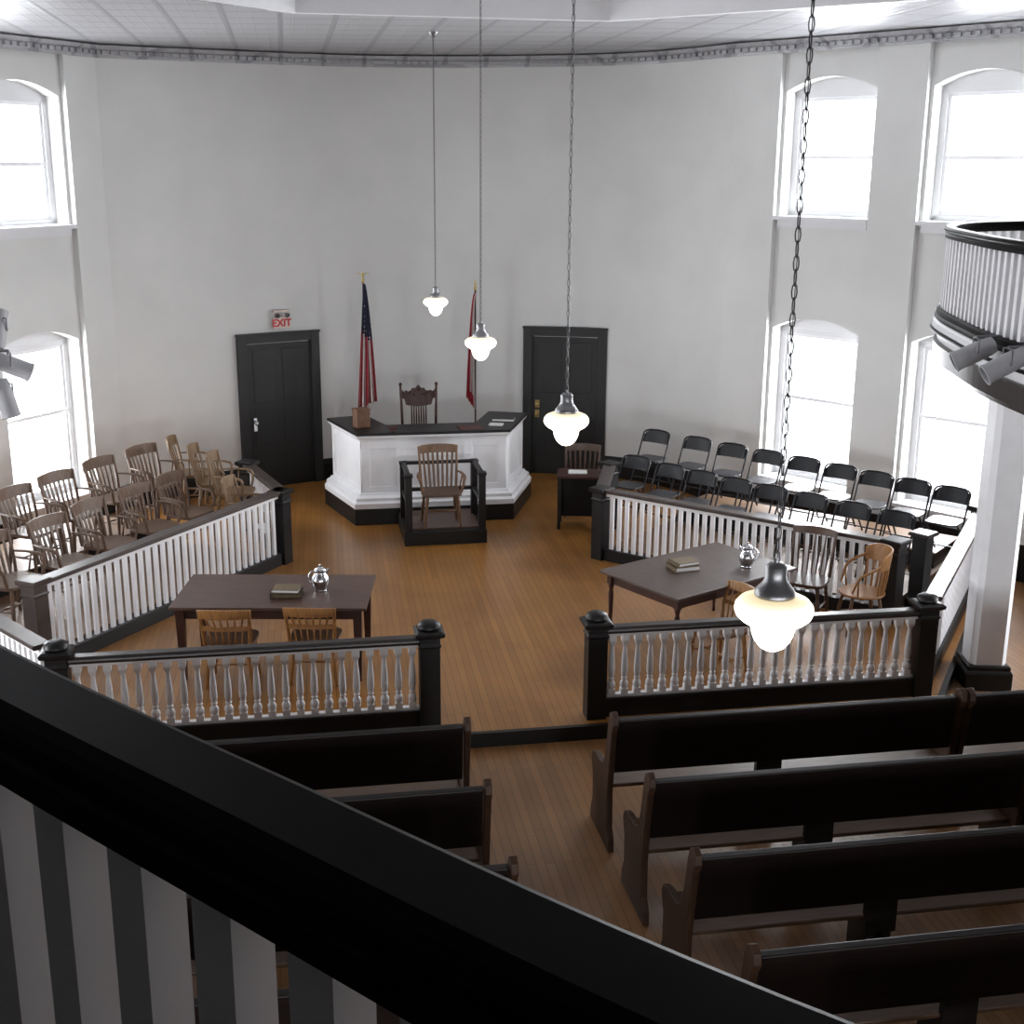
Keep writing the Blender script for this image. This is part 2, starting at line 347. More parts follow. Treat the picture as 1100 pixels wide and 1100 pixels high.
# window walls
WIN = [0]
LIGHTS = []
def wall_with_bays(name, A, B, outsign, bays, dz, heights, glassonly=None, recess=.09):
    A3 = Vector((*A, 0)); d = (Vector((*B, 0)) - A3); Ln = d.length; d.normalize(); out = Vector((d.y, -d.x, 0)) * outsign
    T = Matrix(((d.x, out.x, 0, A3.x), (d.y, out.y, 0, A3.y), (d.z, 0, 1, 0), (0, 0, 0, 1)))    # (s, depth, z) -> world
    m = MB(T); TH = .42; TOP = 6.7
    def pr(poly, d0, d1):                       # polygon in (s,z) extruded in depth
        n = len(poly); a = [m._v((s_, d0, z)) for s_, z in poly]; b = [m._v((s_, d1, z)) for s_, z in poly]
        for j in range(n): m._f((a[j], a[(j + 1) % n], b[(j + 1) % n], b[j]))
        m._f(a[::-1]); m._f(b)
    s = 0
    for (s0, s1) in bays:
        pr([(s, FZ), (s0, FZ), (s0, TOP), (s, TOP)], 0, TH)
        w0, w1 = s0 + .05, s1 - .05
        pr([(s0, FZ), (w0, FZ), (w0, TOP), (s0, TOP)], recess, TH); pr([(w1, FZ), (s1, FZ), (s1, TOP), (w1, TOP)], recess, TH)
        prev = FZ; c = (w0 + w1) / 2; hw = (w1 - w0) / 2
        for (zb, zt) in heights:
            zb += dz; zt += dz; rise = .17
            poly = [(w0, zb), (w0, prev if isinstance(prev, float) else prev)]
            if prev == FZ: pr([(w0, FZ), (w1, FZ), (w1, zb), (w0, zb)], recess, TH)
            else:
                pr(prev + [(w1, zb), (w0, zb)], recess, TH)
            prev = [(c - hw + 2 * hw * k / 12, zt + .02 + rise * (1 - ((k - 6) / 6) ** 2)) for k in range(13)]
        pr(prev + [(w1, TOP), (w0, TOP)], recess, TH)
        s = s1
    pr([(s, FZ), (Ln, FZ), (Ln, TOP), (s, TOP)], 0, TH)
    struct(m.build(name, M['wall']))
    for (s0, s1) in bays:
        w0, w1 = s0 + .05, s1 - .05; c = (w0 + w1) / 2; hw = (w1 - w0) / 2
        for (zb, zt) in heights:
            zb += dz; zt += dz; WIN[0] += 1; D = .30; mid = zt - (.95 if zb < 2 else .82)
            f = MB(T)
            for s_ in (w0 + .04, w1 - .04): f.box((s_, D + .05, (zb + zt) / 2), (.08, .1, zt - zb))
            f.box((c, D + .05, zb + .03), (2 * hw, .1, .06)); f.box((c, D + .05, zt - .02), (2 * hw, .1, .07))
            poly = [(c - hw + 2 * hw * k / 12, zt + .02 + .17 * (1 - ((k - 6) / 6) ** 2)) for k in range(13)]
            mm = m; m = f; pr(poly + [(w1, zt - .02), (w0, zt - .02)], D + .02, D + .09); m = mm
            fo = struct(f.build('window_%d' % WIN[0], M['trimwhite']))
            g = MB(T); g.box((c, D + .03, mid), (2 * hw - .16, .05, .045))
            for s_ in (w0 + .10, w1 - .10): g.box((s_, D + .045, (zb + zt) / 2), (.045, .04, zt - zb - .1))
            g.box((c, D + .045, zb + .085), (2 * hw - .2, .04, .06)); g.box((c, D + .045, zt - .075), (2 * hw - .2, .04, .05))
            g.build('window_sash', M['white'], fo)
            p = MB(T); p.box((c, D + .05, (zb + zt) / 2), (2 * hw - .16, .006, zt - zb - .08)); p.build('window_pane', M['glass'], fo)
            si = MB(T); si.box((c, .02 + recess / 2 + .1, zb - .03), (2 * hw + .08, .36, .05)); si.box((c, recess - .02, zb - .1), (2 * hw + .02, .03, .1)); si.build('window_sill', M['trimwhite'], fo)
            LIGHTS.append((T @ Vector((c, .75, (zb + zt) / 2)), -out, 2 * hw - .1, zt - zb - .05, name, zb))
    return T
HT = [(.54, 2.62), (4.16, 5.74)]
TR = wall_with_bays('wall_right', R1, R2, -1, [(.76, 2.19), (2.86, 4.25)], 0., HT)
TL = wall_with_bays('wall_left', L1, L2, 1, [(.57, 2.06), (2.75, 4.2)], -.15, HT)
TRS = wall_with_bays('wall_right_side', R2, (R2[0], REAR), -1, [(2.2, 3.6)], 0., HT)
TLS = wall_with_bays('wall_left_side', L2, (L2[0], REAR), 1, [(3.2, 4.6)], -.15, HT)  # window bay here is out of view, added to supply light
M['shadewall'] = mat('shade_darkened_wall', (.34, .34, .335), .8, noise=.06, scale=1.5, spec=.2)  # unseen side and rear walls coloured darker to keep the gallery in shade
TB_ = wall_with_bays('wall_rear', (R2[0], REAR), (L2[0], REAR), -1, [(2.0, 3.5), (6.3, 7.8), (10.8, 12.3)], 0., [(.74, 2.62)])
for nm_ in ('wall_rear', 'wall_left_side', 'wall_right_side'): bpy.data.objects[nm_].data.materials[0] = M['shadewall']
# baseboards
bb = MB()
BP = [(0, 0), (.028, 0), (.028, .26), (.02, .30), (.012, .34), (0, .34)]
def near(p): return min(range(len(arc)), key=lambda i: math.dist(arc[i], p))
def sub(a, b): return arc[near(a):near(b) + 1]
for seg in (sub(L1, DLa), sub(DLb, DRa), sub(DRb, R1)): bb.sweep([(d, z) for d, z in BP], seg)
struct(bb.build('baseboard_back', M['black']))
for nm, T, bays, Ln in (('right', TR, [(.76, 2.19), (2.86, 4.25)], 5.2), ('left', TL, [(.57, 2.06), (2.75, 4.2)], 5.)):
    b = MB(T); s = 0
    for s0, s1 in bays: b.box(((s + s0) / 2, -.014, .10), (s0 - s, .028, .46)); b.box(((s0 + s1) / 2, .076, .10), (s1 - s0, .028, .46)); s = s1
    b.box(((s + Ln) / 2, -.014, .10), (Ln - s, .028, .46)); struct(b.build('baseboard_' + nm, M['black']))
for nm, x in (('right_side', R2[0] - .014), ('left_side', L2[0] + .014)):
    b = MB(); y1 = (R2 if x > 0 else L2)[1]; b.box((x, (y1 + REAR) / 2, .10), (.028, y1 - REAR, .46)); struct(b.build('baseboard_' + nm, M['black']))

# doors
def make_door(n, a, b, hinge_left, plates):
    A = Vector((*a, 0)); d = Vector((*b, 0)) - A; W = d.length; d.normalize(); inn = Vector((d.y, -d.x, 0))
    T = Matrix(((d.x, inn.x, 0, A.x), (d.y, inn.y, 0, A.y), (0, 0, 1, 0), (0, 0, 0, 1)))
    f = MB(T); HH = 2.36
    f.box((.07, .0, HH / 2), (.14, .16, HH)); f.box((W - .07, .0, HH / 2), (.14, .16, HH)); f.box((W / 2, .0, HH - .07), (W - .28, .16, .14))
    f.box((W / 2, .035, HH - .01), (W + .02, .13, .03)); f.box((.145, .02, HH / 2 - .07), (.02, .06, HH - .14)); f.box((W - .145, .02, HH / 2 - .07), (.02, .06, HH - .14))
    fo = struct(f.build('door_%d' % n, M['door'], bevel=.006))
    l = MB(T); w = W - .30
    l.box((W / 2, -.005, 1.1), (w, .06, 2.2))
    for z, h in ((.28, .5), (.95, .55), (1.72, .8)):
        for sx in (-1, 1): l.box((W / 2 + sx * w * .235, .028, z + .0), (w * .36, .012, h))
    l.build('door_leaf', M['door'], fo, bevel=.005)
    hx = .23 if hinge_left else W - .23
    if plates:
        for z in (.98, 1.14):
            k = MB(T); k.box((hx, .042, z), (.07, .012, .12)); k.lathe([(.0, 0), (.02, 0), (.02, .03), (.03, .045), (.03, .06), (.01, .07)], T.inverted() @ (T @ Vector((hx, .045, z))), 10, axis=(0, 1, 0)); k.build('door_lock', M['brass'], fo)
    else:
        k = MB(T); k.box((hx, .042, 1.0), (.05, .012, .2)); k.lathe([(.005, 0), (.012, 0), (.012, .03), (.032, .04), (.034, .06), (.015, .075)], (hx, .045, 1.03), 12, axis=(0, 1, 0)); k.build('door_knob', M['chrome'], fo)
make_door(1, DLa, DLb, True, False)
make_door(2, DRa, DRb, True, True)

# ------------------------------------------------------------------ exit sign
ang = math.atan2(DLb[1] - DLa[1], DLb[0] - DLa[0])
mid = Vector((-1.97, 19.36, 0)); inn = Vector((math.sin(ang), -math.cos(ang), 0))
t = thing('exit_sign', 'small EXIT sign with red letters above the left dark door', 'exit sign', mid + inn * .045 + Vector((0, 0, 2.42)), ang)
m_ = MB(); m_.box((0, 0, .11), (.34, .06, .22)); m_.build('sign_box', M['signplate'], t, bevel=.006)
fc = bpy.data.curves.new('letters', 'FONT'); fc.body = 'EXIT'; fc.size = .19; fc.align_x = 'CENTER'; fc.extrude = .004; fc.offset = .006
fo = bpy.data.objects.new('letters_tmp', fc); COL.objects.link(fo); bpy.context.view_layer.update()
lm = bpy.data.meshes.new_from_object(fo.evaluated_get(bpy.context.evaluated_depsgraph_get())); bpy.data.objects.remove(fo)
lm.materials.clear(); lm.materials.append(M['signred']); lo = bpy.data.objects.new('lettering', lm); COL.objects.link(lo); lo.parent = t
lo.location = (-.0, -.034, .045); lo.rotation_euler = (PI / 2, 0, 0); t.scale = (.78, .78, .78); lo['label'] = 'red EXIT letters'
t = thing('emergency_light', 'twin headed emergency light above the EXIT sign', 'emergency light', mid + inn * .05 + Vector((0, 0, 2.60)), ang); t.scale = (.75, .75, .75)
m_ = MB(); m_.box((0, .0, .10), (.34, .08, .05)); m_.build('housing', M['signplate'], t, bevel=.006)
for sx in (-.09, .09):
    m_ = MB(); m_.lathe([(.02, 0), (.03, .02), (.05, .06), (.052, .08), (.045, .075)], (sx, -.02, .05), 12, axis=(sx * 3, -.8, -.5)); m_.build('lamp_head', M['fitter'], t)

# ------------------------------------------------------------------ pendant lamps on the room's axis
CH_L = []
def chain_mesh(z0, z1):
    c = MB(); pitch = .052; z = z0; k = 0
    while z < z1:
        pts = []; R_ = .011; hl = pitch * .62
        for j in range(9):
            a = 2 * PI * j / 8; u = R_ * math.cos(a); w = hl * math.sin(a) * .98
            pts.append((u, 0, z + w) if k % 2 == 0 else (0, u, z + w))
        c.tube(pts, .0028, 4); z += pitch; k += 1
    c.tube([(.004, .004, z0), (.004, .004, z1)], .0018, 5)
    return c
lamp_lab = ['lit opal glass pendant lamp nearest the viewer, in front of the right balustrade',
            'lit opal pendant lamp, second nearest, hanging before the right dark door',
            'lit opal pendant lamp hanging in front of the red and white flag',
            'smallest lit opal pendant lamp, farthest away above the judge bench']
for i, (y, ztop) in enumerate([(4.52, None), (8.42, 7.28), (12.42, 7.28), (16.32, None)]):
    x = .03; zt = zceil(x) if ztop is None else ztop
    t = thing('pendant_lamp', lamp_lab[i], 'hanging lamp', (x, y, 3.09), .3 * i, 'pendant lamps on chains down the middle of the courtroom')
    g = MB(); g.lathe([(.062, .068), (.085, .064), (.112, .058), (.138, .046), (.154, .026), (.157, .004), (.148, -.018), (.127, -.037), (.103, -.050), (.091, -.060), (.087, -.075), (.082, -.097), (.071, -.124), (.053, -.148), (.030, -.163), (.012, -.168), (.002, -.169)], n=32)
    g.build('glass_shade', M['glow'], t)
    g = MB(); g.lathe([(.078, .062), (.082, .070), (.080, .085), (.070, .098), (.055, .115), (.046, .13), (.042, .15), (.043, .185), (.036, .192), (.030, .2), (.010, .203), (.008, .22)], n=24)
    g.build('fitter', M['fitter'], t)
    chain_mesh(.22, zt - 3.09 - .03).build('chain', M['chain'], t)
    g = MB(); g.lathe([(.012, -.07), (.035, -.05), (.06, -.02), (.065, 0)], (0, 0, zt - 3.09), 16); g.build('canopy', M['fitter'], t)

# ------------------------------------------------------------------ railings
def newel(t, x, y, z0, zt, hw, rz=0, cap=True, material='black'):
    p = MB(); h = zt - z0
    p.sq_lathe([(hw, 0), (hw, h - .20), (hw + .010, h - .19), (hw + .010, h - .175), (hw, h - .165), (hw, h - .10)], (x, y, z0), rz)
    po = p.build('newel_post', M[material], t, bevel=.004); c = MB()
    if cap:
        c.sq_lathe([(hw + .003, h - .115), (hw + .035, h - .095), (hw + .04, h - .065), (hw + .015, h - .05), (hw - .01, h - .045)], (x, y, z0), rz)
        c.lathe([(hw - .02, h - .05), (hw + .012, h - .03), (hw + .008, h + .0), (hw * .7, h + .022), (hw * .3, h + .03), (.004, h + .031)], (x, y, z0), 16)
    else: c.sq_lathe([(hw + .003, h - .10), (hw + .03, h - .08), (hw + .035, h - .04), (hw + .02, h - .03)], (x, y, z0), rz)
    c.build('post_cap', M[material], po)
    return po
# turned white balusters of the bar
def bal_mesh(h):
    b = MB(); q = .032
    b.sq_lathe([(q, 0), (q, .05)]); b.sq_lathe([(.020, h - .09), (q, h - .05), (q, h)])
    b.lathe([(.028, .05), (.034, .065), (.038, .085), (.036, .105), (.024, .125), (.019, .132), (.028, .142), (.028, .152), (.020, .16), (.025, .175), (.031, .20), (.031, .24), (.027, .34), (.020, h - .14), (.018, h - .11), (.022, h - .085)], n=12)
    return b.mesh('baluster', M['white'])
def bar_railing(label, xa, xb, y, n, zt=.955):
    t = thing('bar_railing', label, 'railing', ((xa + xb) / 2, y, 0)); ox = (xa + xb) / 2
    newel(t, xa - ox, 0, 0, zt + .02, .088); newel(t, xb - ox, 0, 0, zt + .02, .088)
    a, b = xa - ox + .09, xb - ox - .09
    h = MB(); h.sweep([(-.055, .80), (.055, .80), (.07, .825), (.065, .845), (.045, .862), (-.045, .862), (-.065, .845), (-.07, .825)], [(a, 0, 0), (b, 0, 0)]); h.build('handrail', M['rail'], t, bevel=.004)
    h = MB(); h.box(((a + b) / 2, 0, .785), (b - a, .06, .03)); h.build('upper_fillet', M['white'], t)
    h = MB(); h.box(((a + b) / 2, 0, .09), (b - a, .09, .18)); h.box(((a + b) / 2, 0, .17), (b - a, .12, .03)); h.build('base_rail', M['black'], t, bevel=.004)
    h = MB(); h.box(((a + b) / 2, 0, .197), (b - a, .06, .025)); h.build('lower_fillet', M['white'], t)
    me = bal_mesh(.56)
    for k in range(n):
        o = bpy.data.objects.new('baluster', me); COL.objects.link(o); o.parent = t; o.location = (a + (k + .5) * (b - a) / n, 0, .21)
    return t
BY = 10.27
bar_railing('dark topped balustrade with white turned balusters in front of the left table', -3.83, -.745, BY, 24)
bar_railing('dark topped balustrade with white turned balusters in front of the right table', .745, 3.89, BY, 25)

def slat_railing(t, a, b, n, z0=0., zt=.90, post_a=None, post_b=None, topmat='railtop', sw=.05):
    A = Vector((*a, 0)) - t.location; B = Vector((*b, 0)) - t.location; A.z = B.z = 0; d = (B - A).normalized(); rz = math.atan2(d.y, d.x); Ln = (B - A).length
    h = MB(); h.sweep([(-.07, zt - .045), (.07, zt - .045), (.085, zt - .03), (.085, zt - .008), (.075, zt), (-.075, zt), (-.085, zt - .008), (-.085, zt - .03)], [A, B]); h.build('handrail', M[topmat], t, bevel=.003)
    h = MB(); h.bar(A + Vector((0, 0, zt - .075)), B + Vector((0, 0, zt - .075)), .05, .04); h.build('upper_fillet', M['white'], t)
    h = MB(); h.bar(A + Vector((0, 0, z0 + .075)), B + Vector((0, 0, z0 + .075)), .10, .15); h.build('base_rail', M['black'], t, bevel=.004)
    hb = zt - .09 - z0 - .15
    s = MB(); s.box((0, 0, hb / 2), (sw, .03, hb)); me = s.mesh('slat', M['white'])
    for k in range(n):
        o = bpy.data.objects.new('slat', me); COL.objects.link(o); o.parent = t
        o.location = A + d * ((k + .5) * Ln / n) + Vector((0, 0, z0 + .15)); o.rotation_euler = (0, 0, rz)
def post_local(t, p, zt, hw, rz, mt='black', z0=0): return newel(t, p[0] - t.location.x, p[1] - t.location.y, z0, zt, hw, rz, False, mt)
RZJ = math.atan2(.825, .565)
JLn, JLf, JLr = (-4.33, 12.08), (-2.02, 15.33), (-2.46, 16.85)
JRn, JRf, JRr = (4.52, 12.18), (1.93, 14.90), (2.36, 16.20)
t = thing('jury_railing', 'angled white slatted railing with dark top fencing the wooden armchairs on the left', 'railing', (*JLn, 0))
slat_railing(t, JLn, JLf, 34, zt=.94); slat_railing(t, JLf, JLr, 12, zt=.94)
for p, hw in ((JLn, .085), (JLf, .085), (JLr, .085)): post_local(t, p, 1.0 if p != JLf else .97, hw, RZJ, 'railtop' if p == JLn else 'black')
t = thing('jury_railing', 'angled white slatted railing with dark top fencing the black folding chairs on the right', 'railing', (*JRn, 0))
slat_railing(t, JRn, JRf, 35, zt=.92); slat_railing(t, JRf, JRr, 12, zt=.92)
for p, hw in ((JRn, .09), (JRf, .085), (JRr, .085)): post_local(t, p, .97 if p != JRf else .96, hw, -RZJ)
# gate posts beside the entry step of the right jury box
t = thing('gate_post', 'short black square post with flat pale cap beside the lit-white entry step', 'post', (5.02, 12.52, 0), -RZJ)
p = MB(); p.sq_lathe([(.1, 0), (.1, .12), (.085, .14), (.085, .86)]); p.build('shaft', M['black'], t, bevel=.004)
p = MB(); p.sq_lathe([(.12, .86), (.125, .88), (.11, .90)]); p.build('cap', M['rail'], t)
# bar side railings back to the window walls
for sx, lab, ye, xe in ((1, 'sloping view of a side railing running from the right end post towards the far windows', 13.15, 6.05), (-1, 'side railing running behind the left jury box post towards the left windows', 13.2, -5.95)):
    x0 = 3.93 if sx > 0 else -3.87
    t = thing('side_railing', 'white slatted side railing running from the right end post past the white column' if sx > 0 else 'white slatted side railing at the left frame edge behind the black balcony rail', 'railing', (x0, BY + .02, 0))
    slat_railing(t, (x0 + sx * .10, BY + .15), (xe, ye), 34, zt=.92)
    post_local(t, (xe + sx * .05, ye + .06), 1.0, .085, .4 * sx)

# ------------------------------------------------------------------ jury platforms
def tier(name, label, near, far, ns, o0, o1, s0, s1, z0, z1):
    N = Vector((*near, 0)); d = (Vector((*far, 0)) - N).normalized(); n = Vector((-d.y, d.x, 0)) * ns
    pts = [N + d * s0 + n * o0, N + d * s1 + n * o0, N + d * s1 + n * o1, N + d * s0 + n * o1]
    t = thing(name, label, 'platform', tuple(N))
    p = MB(Matrix.Translation(-N)); p.prism([(q.x, q.y) for q in pts], z0, z1 - .025); p.build('riser', M['black'], t)
    p = MB(Matrix.Translation(-N)); c = sum(pts, Vector()) / 4; p.prism([(q.x + (q.x - c.x) * .008, q.y + (q.y - c.y) * .008) for q in pts], z1 - .025, z1); p.build('deck', M['platf'], t)
    return N, d, n
tier('jury_platform', 'low wooden platform under the front row of wooden armchairs on the left', JLn, JLf, 1, .12, 2.8, -.05, 3.75, 0, .15)
NL, dL, nL = tier('jury_platform', 'raised wooden platform under the back row of wooden armchairs on the left', JLn, JLf, 1, 1.75, 2.8, .0, 3.7, .15, .35)
tier('jury_platform', 'low wooden platform under the front row of black folding chairs', JRn, JRf, -1, .12, 2.55, .05, 3.65, 0, .15)
NR, dR, nR = tier('jury_platform', 'raised wooden platform under the back row of black folding chairs', JRn, JRf, -1, 1.69, 2.55, .10, 3.6, .15, .35)
# far ends of the platforms (behind the short returns)
st = thing('entry_step', 'small wooden step painted lit-white at the right end of the folding chair rows', 'step', (5.60, 12.74, 0), math.atan2(.724, -.69))
p = MB(); p.box((0, 0, .05), (.35, .7, .10)); p.build('riser', M['black'], st); p = MB(); p.box((0, 0, .115), (.38, .74, .03)); p.build('tread', M['white'], st)  # white tread paints in the light striking the wooden step

# ------------------------------------------------------------------ chairs
def arc_pts(w, y_end, y_mid, z, n=8): return [(-w + 2 * w * k / n, y_end + (y_mid - y_end) * (1 - ((k - n / 2) / (n / 2)) ** 2), z) for k in range(n + 1)]
def crest(m, w, ye, ym, z0, z1, th, lean=0., crown=0., n=10):
    rings = []
    for k in range(n + 1):
        u = (k - n / 2) / (n / 2); x = w * u; y = ye + (ym - ye) * (1 - u * u); top = z1 + crown * (1 - u * u)
        rings.append([m._v((x, y - th / 2, z0)), m._v((x, y + th / 2, z0)), m._v((x, y + th / 2 - lean, top)), m._v((x, y - th / 2 - lean, top))])
    for a, b in zip(rings, rings[1:]):
        for j in range(4): m._f((a[j], a[(j + 1) % 4], b[(j + 1) % 4], b[j]), False)
    m._f(rings[0][::-1]); m._f(rings[-1]); return m
LEGP = [(.017, 0), (.021, .03), (.016, .06), (.020, .10), (.024, .2), (.022, .27), (.016, .29), (.022, .31), (.024, .36), (.020, .44)]
def seat_mesh(w, dp, z, th=.035, yc=0.):
    m = MB(); pts = []
    for k in range(28):
        a = 2 * PI * k / 28; c, s = math.cos(a), math.sin(a); e = .45
        x = w / 2 * abs(c) ** e * (1 if c > 0 else -1) * (1 + .05 * s); y = dp / 2 * abs(s) ** e * (1 if s > 0 else -1)
        pts.append((x, y + yc))
    m.prism(pts, z - th, z); return m
def slat_chair(name, label, wood, seatm, w=.50, top=.88, slats=7, arms=True, flat=True, lower=None, cresth=.10, crown=.015, group=None, solid_side=False):
    t = thing(name, label, 'chair', group=group)
    zs = .45; seat_mesh(w - .02, .45, zs).build('seat', seatm, t, bevel=.006)
    hb = w / 2 - .02; yb0, yb1 = -.19, -.27
    for s in (-1, 1):
        p = MB(); p.tube([(s * (hb - .02), yb0, zs - .01), (s * (hb - .01), yb0 - .02, zs + .15), (s * hb, yb1 + .01, top - .07), (s * (hb + .01), yb1 - .005, top - .005)], [.019, .018, .016, .013], 8); p.build('back_post', wood, t)
    m = MB(); crest(m, hb + .015, yb1 + .005, yb1 - .045, top - cresth, top, .022, .015, crown); m.build('crest_rail', wood, t, bevel=.003)
    zlow = zs
    if lower: 
        zlow = lower; m = MB(); crest(m, hb - .005, yb0 - .03, yb0 - .06, lower - .022, lower + .022, .02); m.build('lower_rail', wood, t)
    for k in range(slats):
        u = (k + .5) / slats * 2 - 1; x0 = u * (hb - .035) * .9; x1 = u * (hb - .02)
        q = (1 - u * u); p0 = (x0, yb0 - .005 - .02 * q, zlow - .005 if not lower else lower); p1 = (x1, yb1 - .005 - .04 * q, top - cresth + .01)
        if lower: p0 = (x0, yb0 - .03 - .03 * q, lower + .01)
        s = MB()
        if flat: s.bar(p0, p1, .030, .010, up=(0, 1, 0))
        else: s.tube([p0, tuple((a + b) / 2 for a, b in zip(p0, p1)), p1], [.007, .011, .007], 7)
        s.build('back_slat', wood, t)
    if lower and slats:
        for k in range(slats):
            u = (k + .5) / slats * 2 - 1; s = MB(); s.tube([(u * (hb - .04) * .9, yb0 - .005 - .015 * (1 - u * u), zs - .005), (u * (hb - .03) * .95, yb0 - .03 - .03 * (1 - u * u), lower)], .008, 6); s.build('lower_spindle', wood, t)
    if arms:
        for s in (-1, 1):
            a = MB(); a.tube([(s * (hb - .005), yb0 - .035, .665), (s * (hb + .035), -.08, .668), (s * (hb + .05), .06, .66), (s * (hb + .045), .14, .645), (s * (hb + .03), .175, .60)], [.016, .022, .026, .026, .016], 8, .6); ao = a.build('arm', wood, t)
            p = MB(); p.tube([(s * (hb - .01), .15, zs - .01), (s * (hb + .025), .165, .54), (s * (hb + .035), .155, .635)], [.016, .019, .014], 7); p.build('arm_post', wood, ao)
            p = MB(); p.tube([(s * (hb - .005), -.03, zs - .01), (s * (hb + .04), -.02, .655)], .010, 6); p.build('arm_spindle', wood, ao)
    for sx in (-1, 1):
        for sy in (-1, 1):
            l = MB(Matrix.Translation((sx * (hb - .055), sy * .16, 0)) @ Matrix(((1, 0, -sx * .10, sx * .043), (0, 1, -sy * .07, sy * .03), (0, 0, 1, 0), (0, 0, 0, 1))))
            l.lathe(LEGP, n=8); l.build('leg', wood, t)
    for s in (-1, 1):
        m = MB(); m.tube([(s * (hb - .035), -.175, .17), (s * (hb - .035), 0, .17), (s * (hb - .035), .175, .17)], [.009, .014, .009], 7); m.build('stretcher', wood, t)
    m = MB(); m.tube([(-(hb - .035), 0, .17), (hb - .035, 0, .17)], .011, 7); m.build('stretcher', wood, t)
    m = MB(); m.tube([(-(hb - .04), .18, .24), (hb - .04, .18, .24)], .011, 7); m.build('stretcher', wood, t)
    return t
def face(dx, dy): return math.atan2(-dx, dy)          # rotation turning local +y to (dx, dy)

# left jury box: wooden armchairs facing the railing
FL = face(-nL.x, -nL.y)
proto = slat_chair('jury_armchair', '', M['jury'], M['jury'], w=.56, top=.90, slats=7, cresth=.12, group='wooden armchairs in the left jury box')
bl = Vector((nL.x, nL.y, 0)) * .26
used = False
back_row = [((-4.96, 14.62), 'back row wooden armchair at the left frame edge, partly cut off', .05), ((-4.62, 15.27), 'back row wooden armchair standing against the glare of the lower left window', -.02), ((-4.22, 15.98), 'back row wooden armchair at the right edge of the lower left window', .03), ((-3.79, 16.64), 'back row wooden armchair against the wall just right of the left window', -.04)]
for (x, y), lab, r in back_row:
    place(proto, used, (x - bl.x, y - bl.y, .35), FL + r, lab); used = True
front_row = [((-4.98, 13.40), 'front row wooden armchair cut by the left frame edge'), ((-4.52, 14.00), 'front row wooden armchair with lit orange slats, nearest the left frame edge'), ((-4.17, 14.66), 'front row wooden armchair, second whole one from the left frame edge'), ((-3.74, 15.30), 'front row wooden armchair in the middle of the left jury box'), ((-3.36, 15.88), 'front row wooden armchair nearest the crowded sideways chairs')]
for i, ((x, y), lab) in enumerate(front_row):
    place(proto, True, (x - bl.x, y - bl.y, .15), FL + (.06, -.03, .04, -.05, .03)[i], lab)
# four close-set sideways chairs at the far end, light painted into their wood
proto2 = slat_chair('jury_armchair', '', M['tan'], M['tan'], w=.46, top=.92, slats=7, cresth=.13, group='wooden armchairs in the left jury box')
for i, (x, y, z, lab) in enumerate([(-3.43, 17.05, .35, 'lit-toned wooden armchair turned sideways against the back wall, tallest and leftmost of four crowded together'), (-3.12, 16.50, .35, 'lit-toned wooden armchair turned sideways, second from the left of four crowded together'), (-2.85, 16.02, .35, 'lit-toned wooden armchair turned sideways, third from the left of four crowded together'), (-2.64, 15.46, .15, 'lit-toned wooden armchair turned sideways, nearest the corner post of four crowded together')]):
    a = math.radians((-6, -10, -14, -16)[i]); dx, dy = math.cos(a), math.sin(a)
    place(proto2, i > 0, (x + dx * .27, y + dy * .27, z), face(dx, dy), lab)
# folding chairs
def folding_chair():
    t = thing('folding_chair', '', 'folding chair', group='black metal folding chairs in the right jury box')
    w = .215; r = .0115
    f = MB(); pts = [(-w - .01, .22, .012), (-w, .06, .36), (-w, -.06, .62), (-w, -.125, .755)]
    for k in range(7):
        a = PI - PI / 6 * k; pts.append((math.cos(a) * (w - .06) + (-.06 if a > PI / 2 else .06 if a < PI / 2 else 0), -.125 - .025 * math.sin(a), .755 + .06 * math.sin(a)))
    pts += [(w, -.125, .755), (w, -.06, .62), (w, .06, .36), (w + .01, .22, .012)]
    f.tube(pts, r, 7); f.build('front_frame', M['steel'], t)
    f = MB(); f.tube([(-w + .025, -.25, .012), (-w + .025, -.05, .26), (-w + .025, .15, .43)], r, 7); f.tube([(w - .025, -.25, .012), (w - .025, -.05, .26), (w - .025, .15, .43)], r, 7); f.tube([(-w + .025, -.21, .06), (w - .025, -.21, .06)], .008, 6); f.tube([(-w, .15, .17), (w, .15, .17)], .008, 6)
    f.build('rear_frame', M['steel'], t)
    b = MB(); n = 10; rings = []
    for k in range(n + 1):
        u = (k - n / 2) / (n / 2); x = (w - .004) * u; y = -.10 - .022 * (1 - u * u); top = .81 - .075 * abs(u) ** 4; 
        rings.append([b._v((x, y + .012, .635)), b._v((x, y + .004, .635)), b._v((x, y - .04 - .006, top)), b._v((x, y - .04 + .004, top))])
    for a, c in zip(rings, rings[1:]):
        for j in range(4): b._f((a[j], a[(j + 1) % 4], c[(j + 1) % 4], c[j]))
    b._f(rings[0][::-1]); b._f(rings[-1]); b.build('backrest', M['steel'], t)
    s = MB(); pts = []
    for k in range(24):
        a = 2 * PI * k / 24; c, q = math.cos(a), math.sin(a); e = .4
        pts.append(((w - .022) * abs(c) ** e * (1 if c > 0 else -1), .05 + .19 * abs(q) ** e * (1 if q > 0 else -1)))
    s.prism(pts, .43, .448); s.build('seat', M['steelseat'], t, bevel=.004)
    return t
FR = face(-nR.x, -nR.y)
fproto = folding_chair(); used = False
bk = Vector((nR.x, nR.y, 0)) * .15
ords = ['first', 'second', 'third', 'fourth', 'fifth', 'sixth', 'seventh', 'eighth', 'ninth']
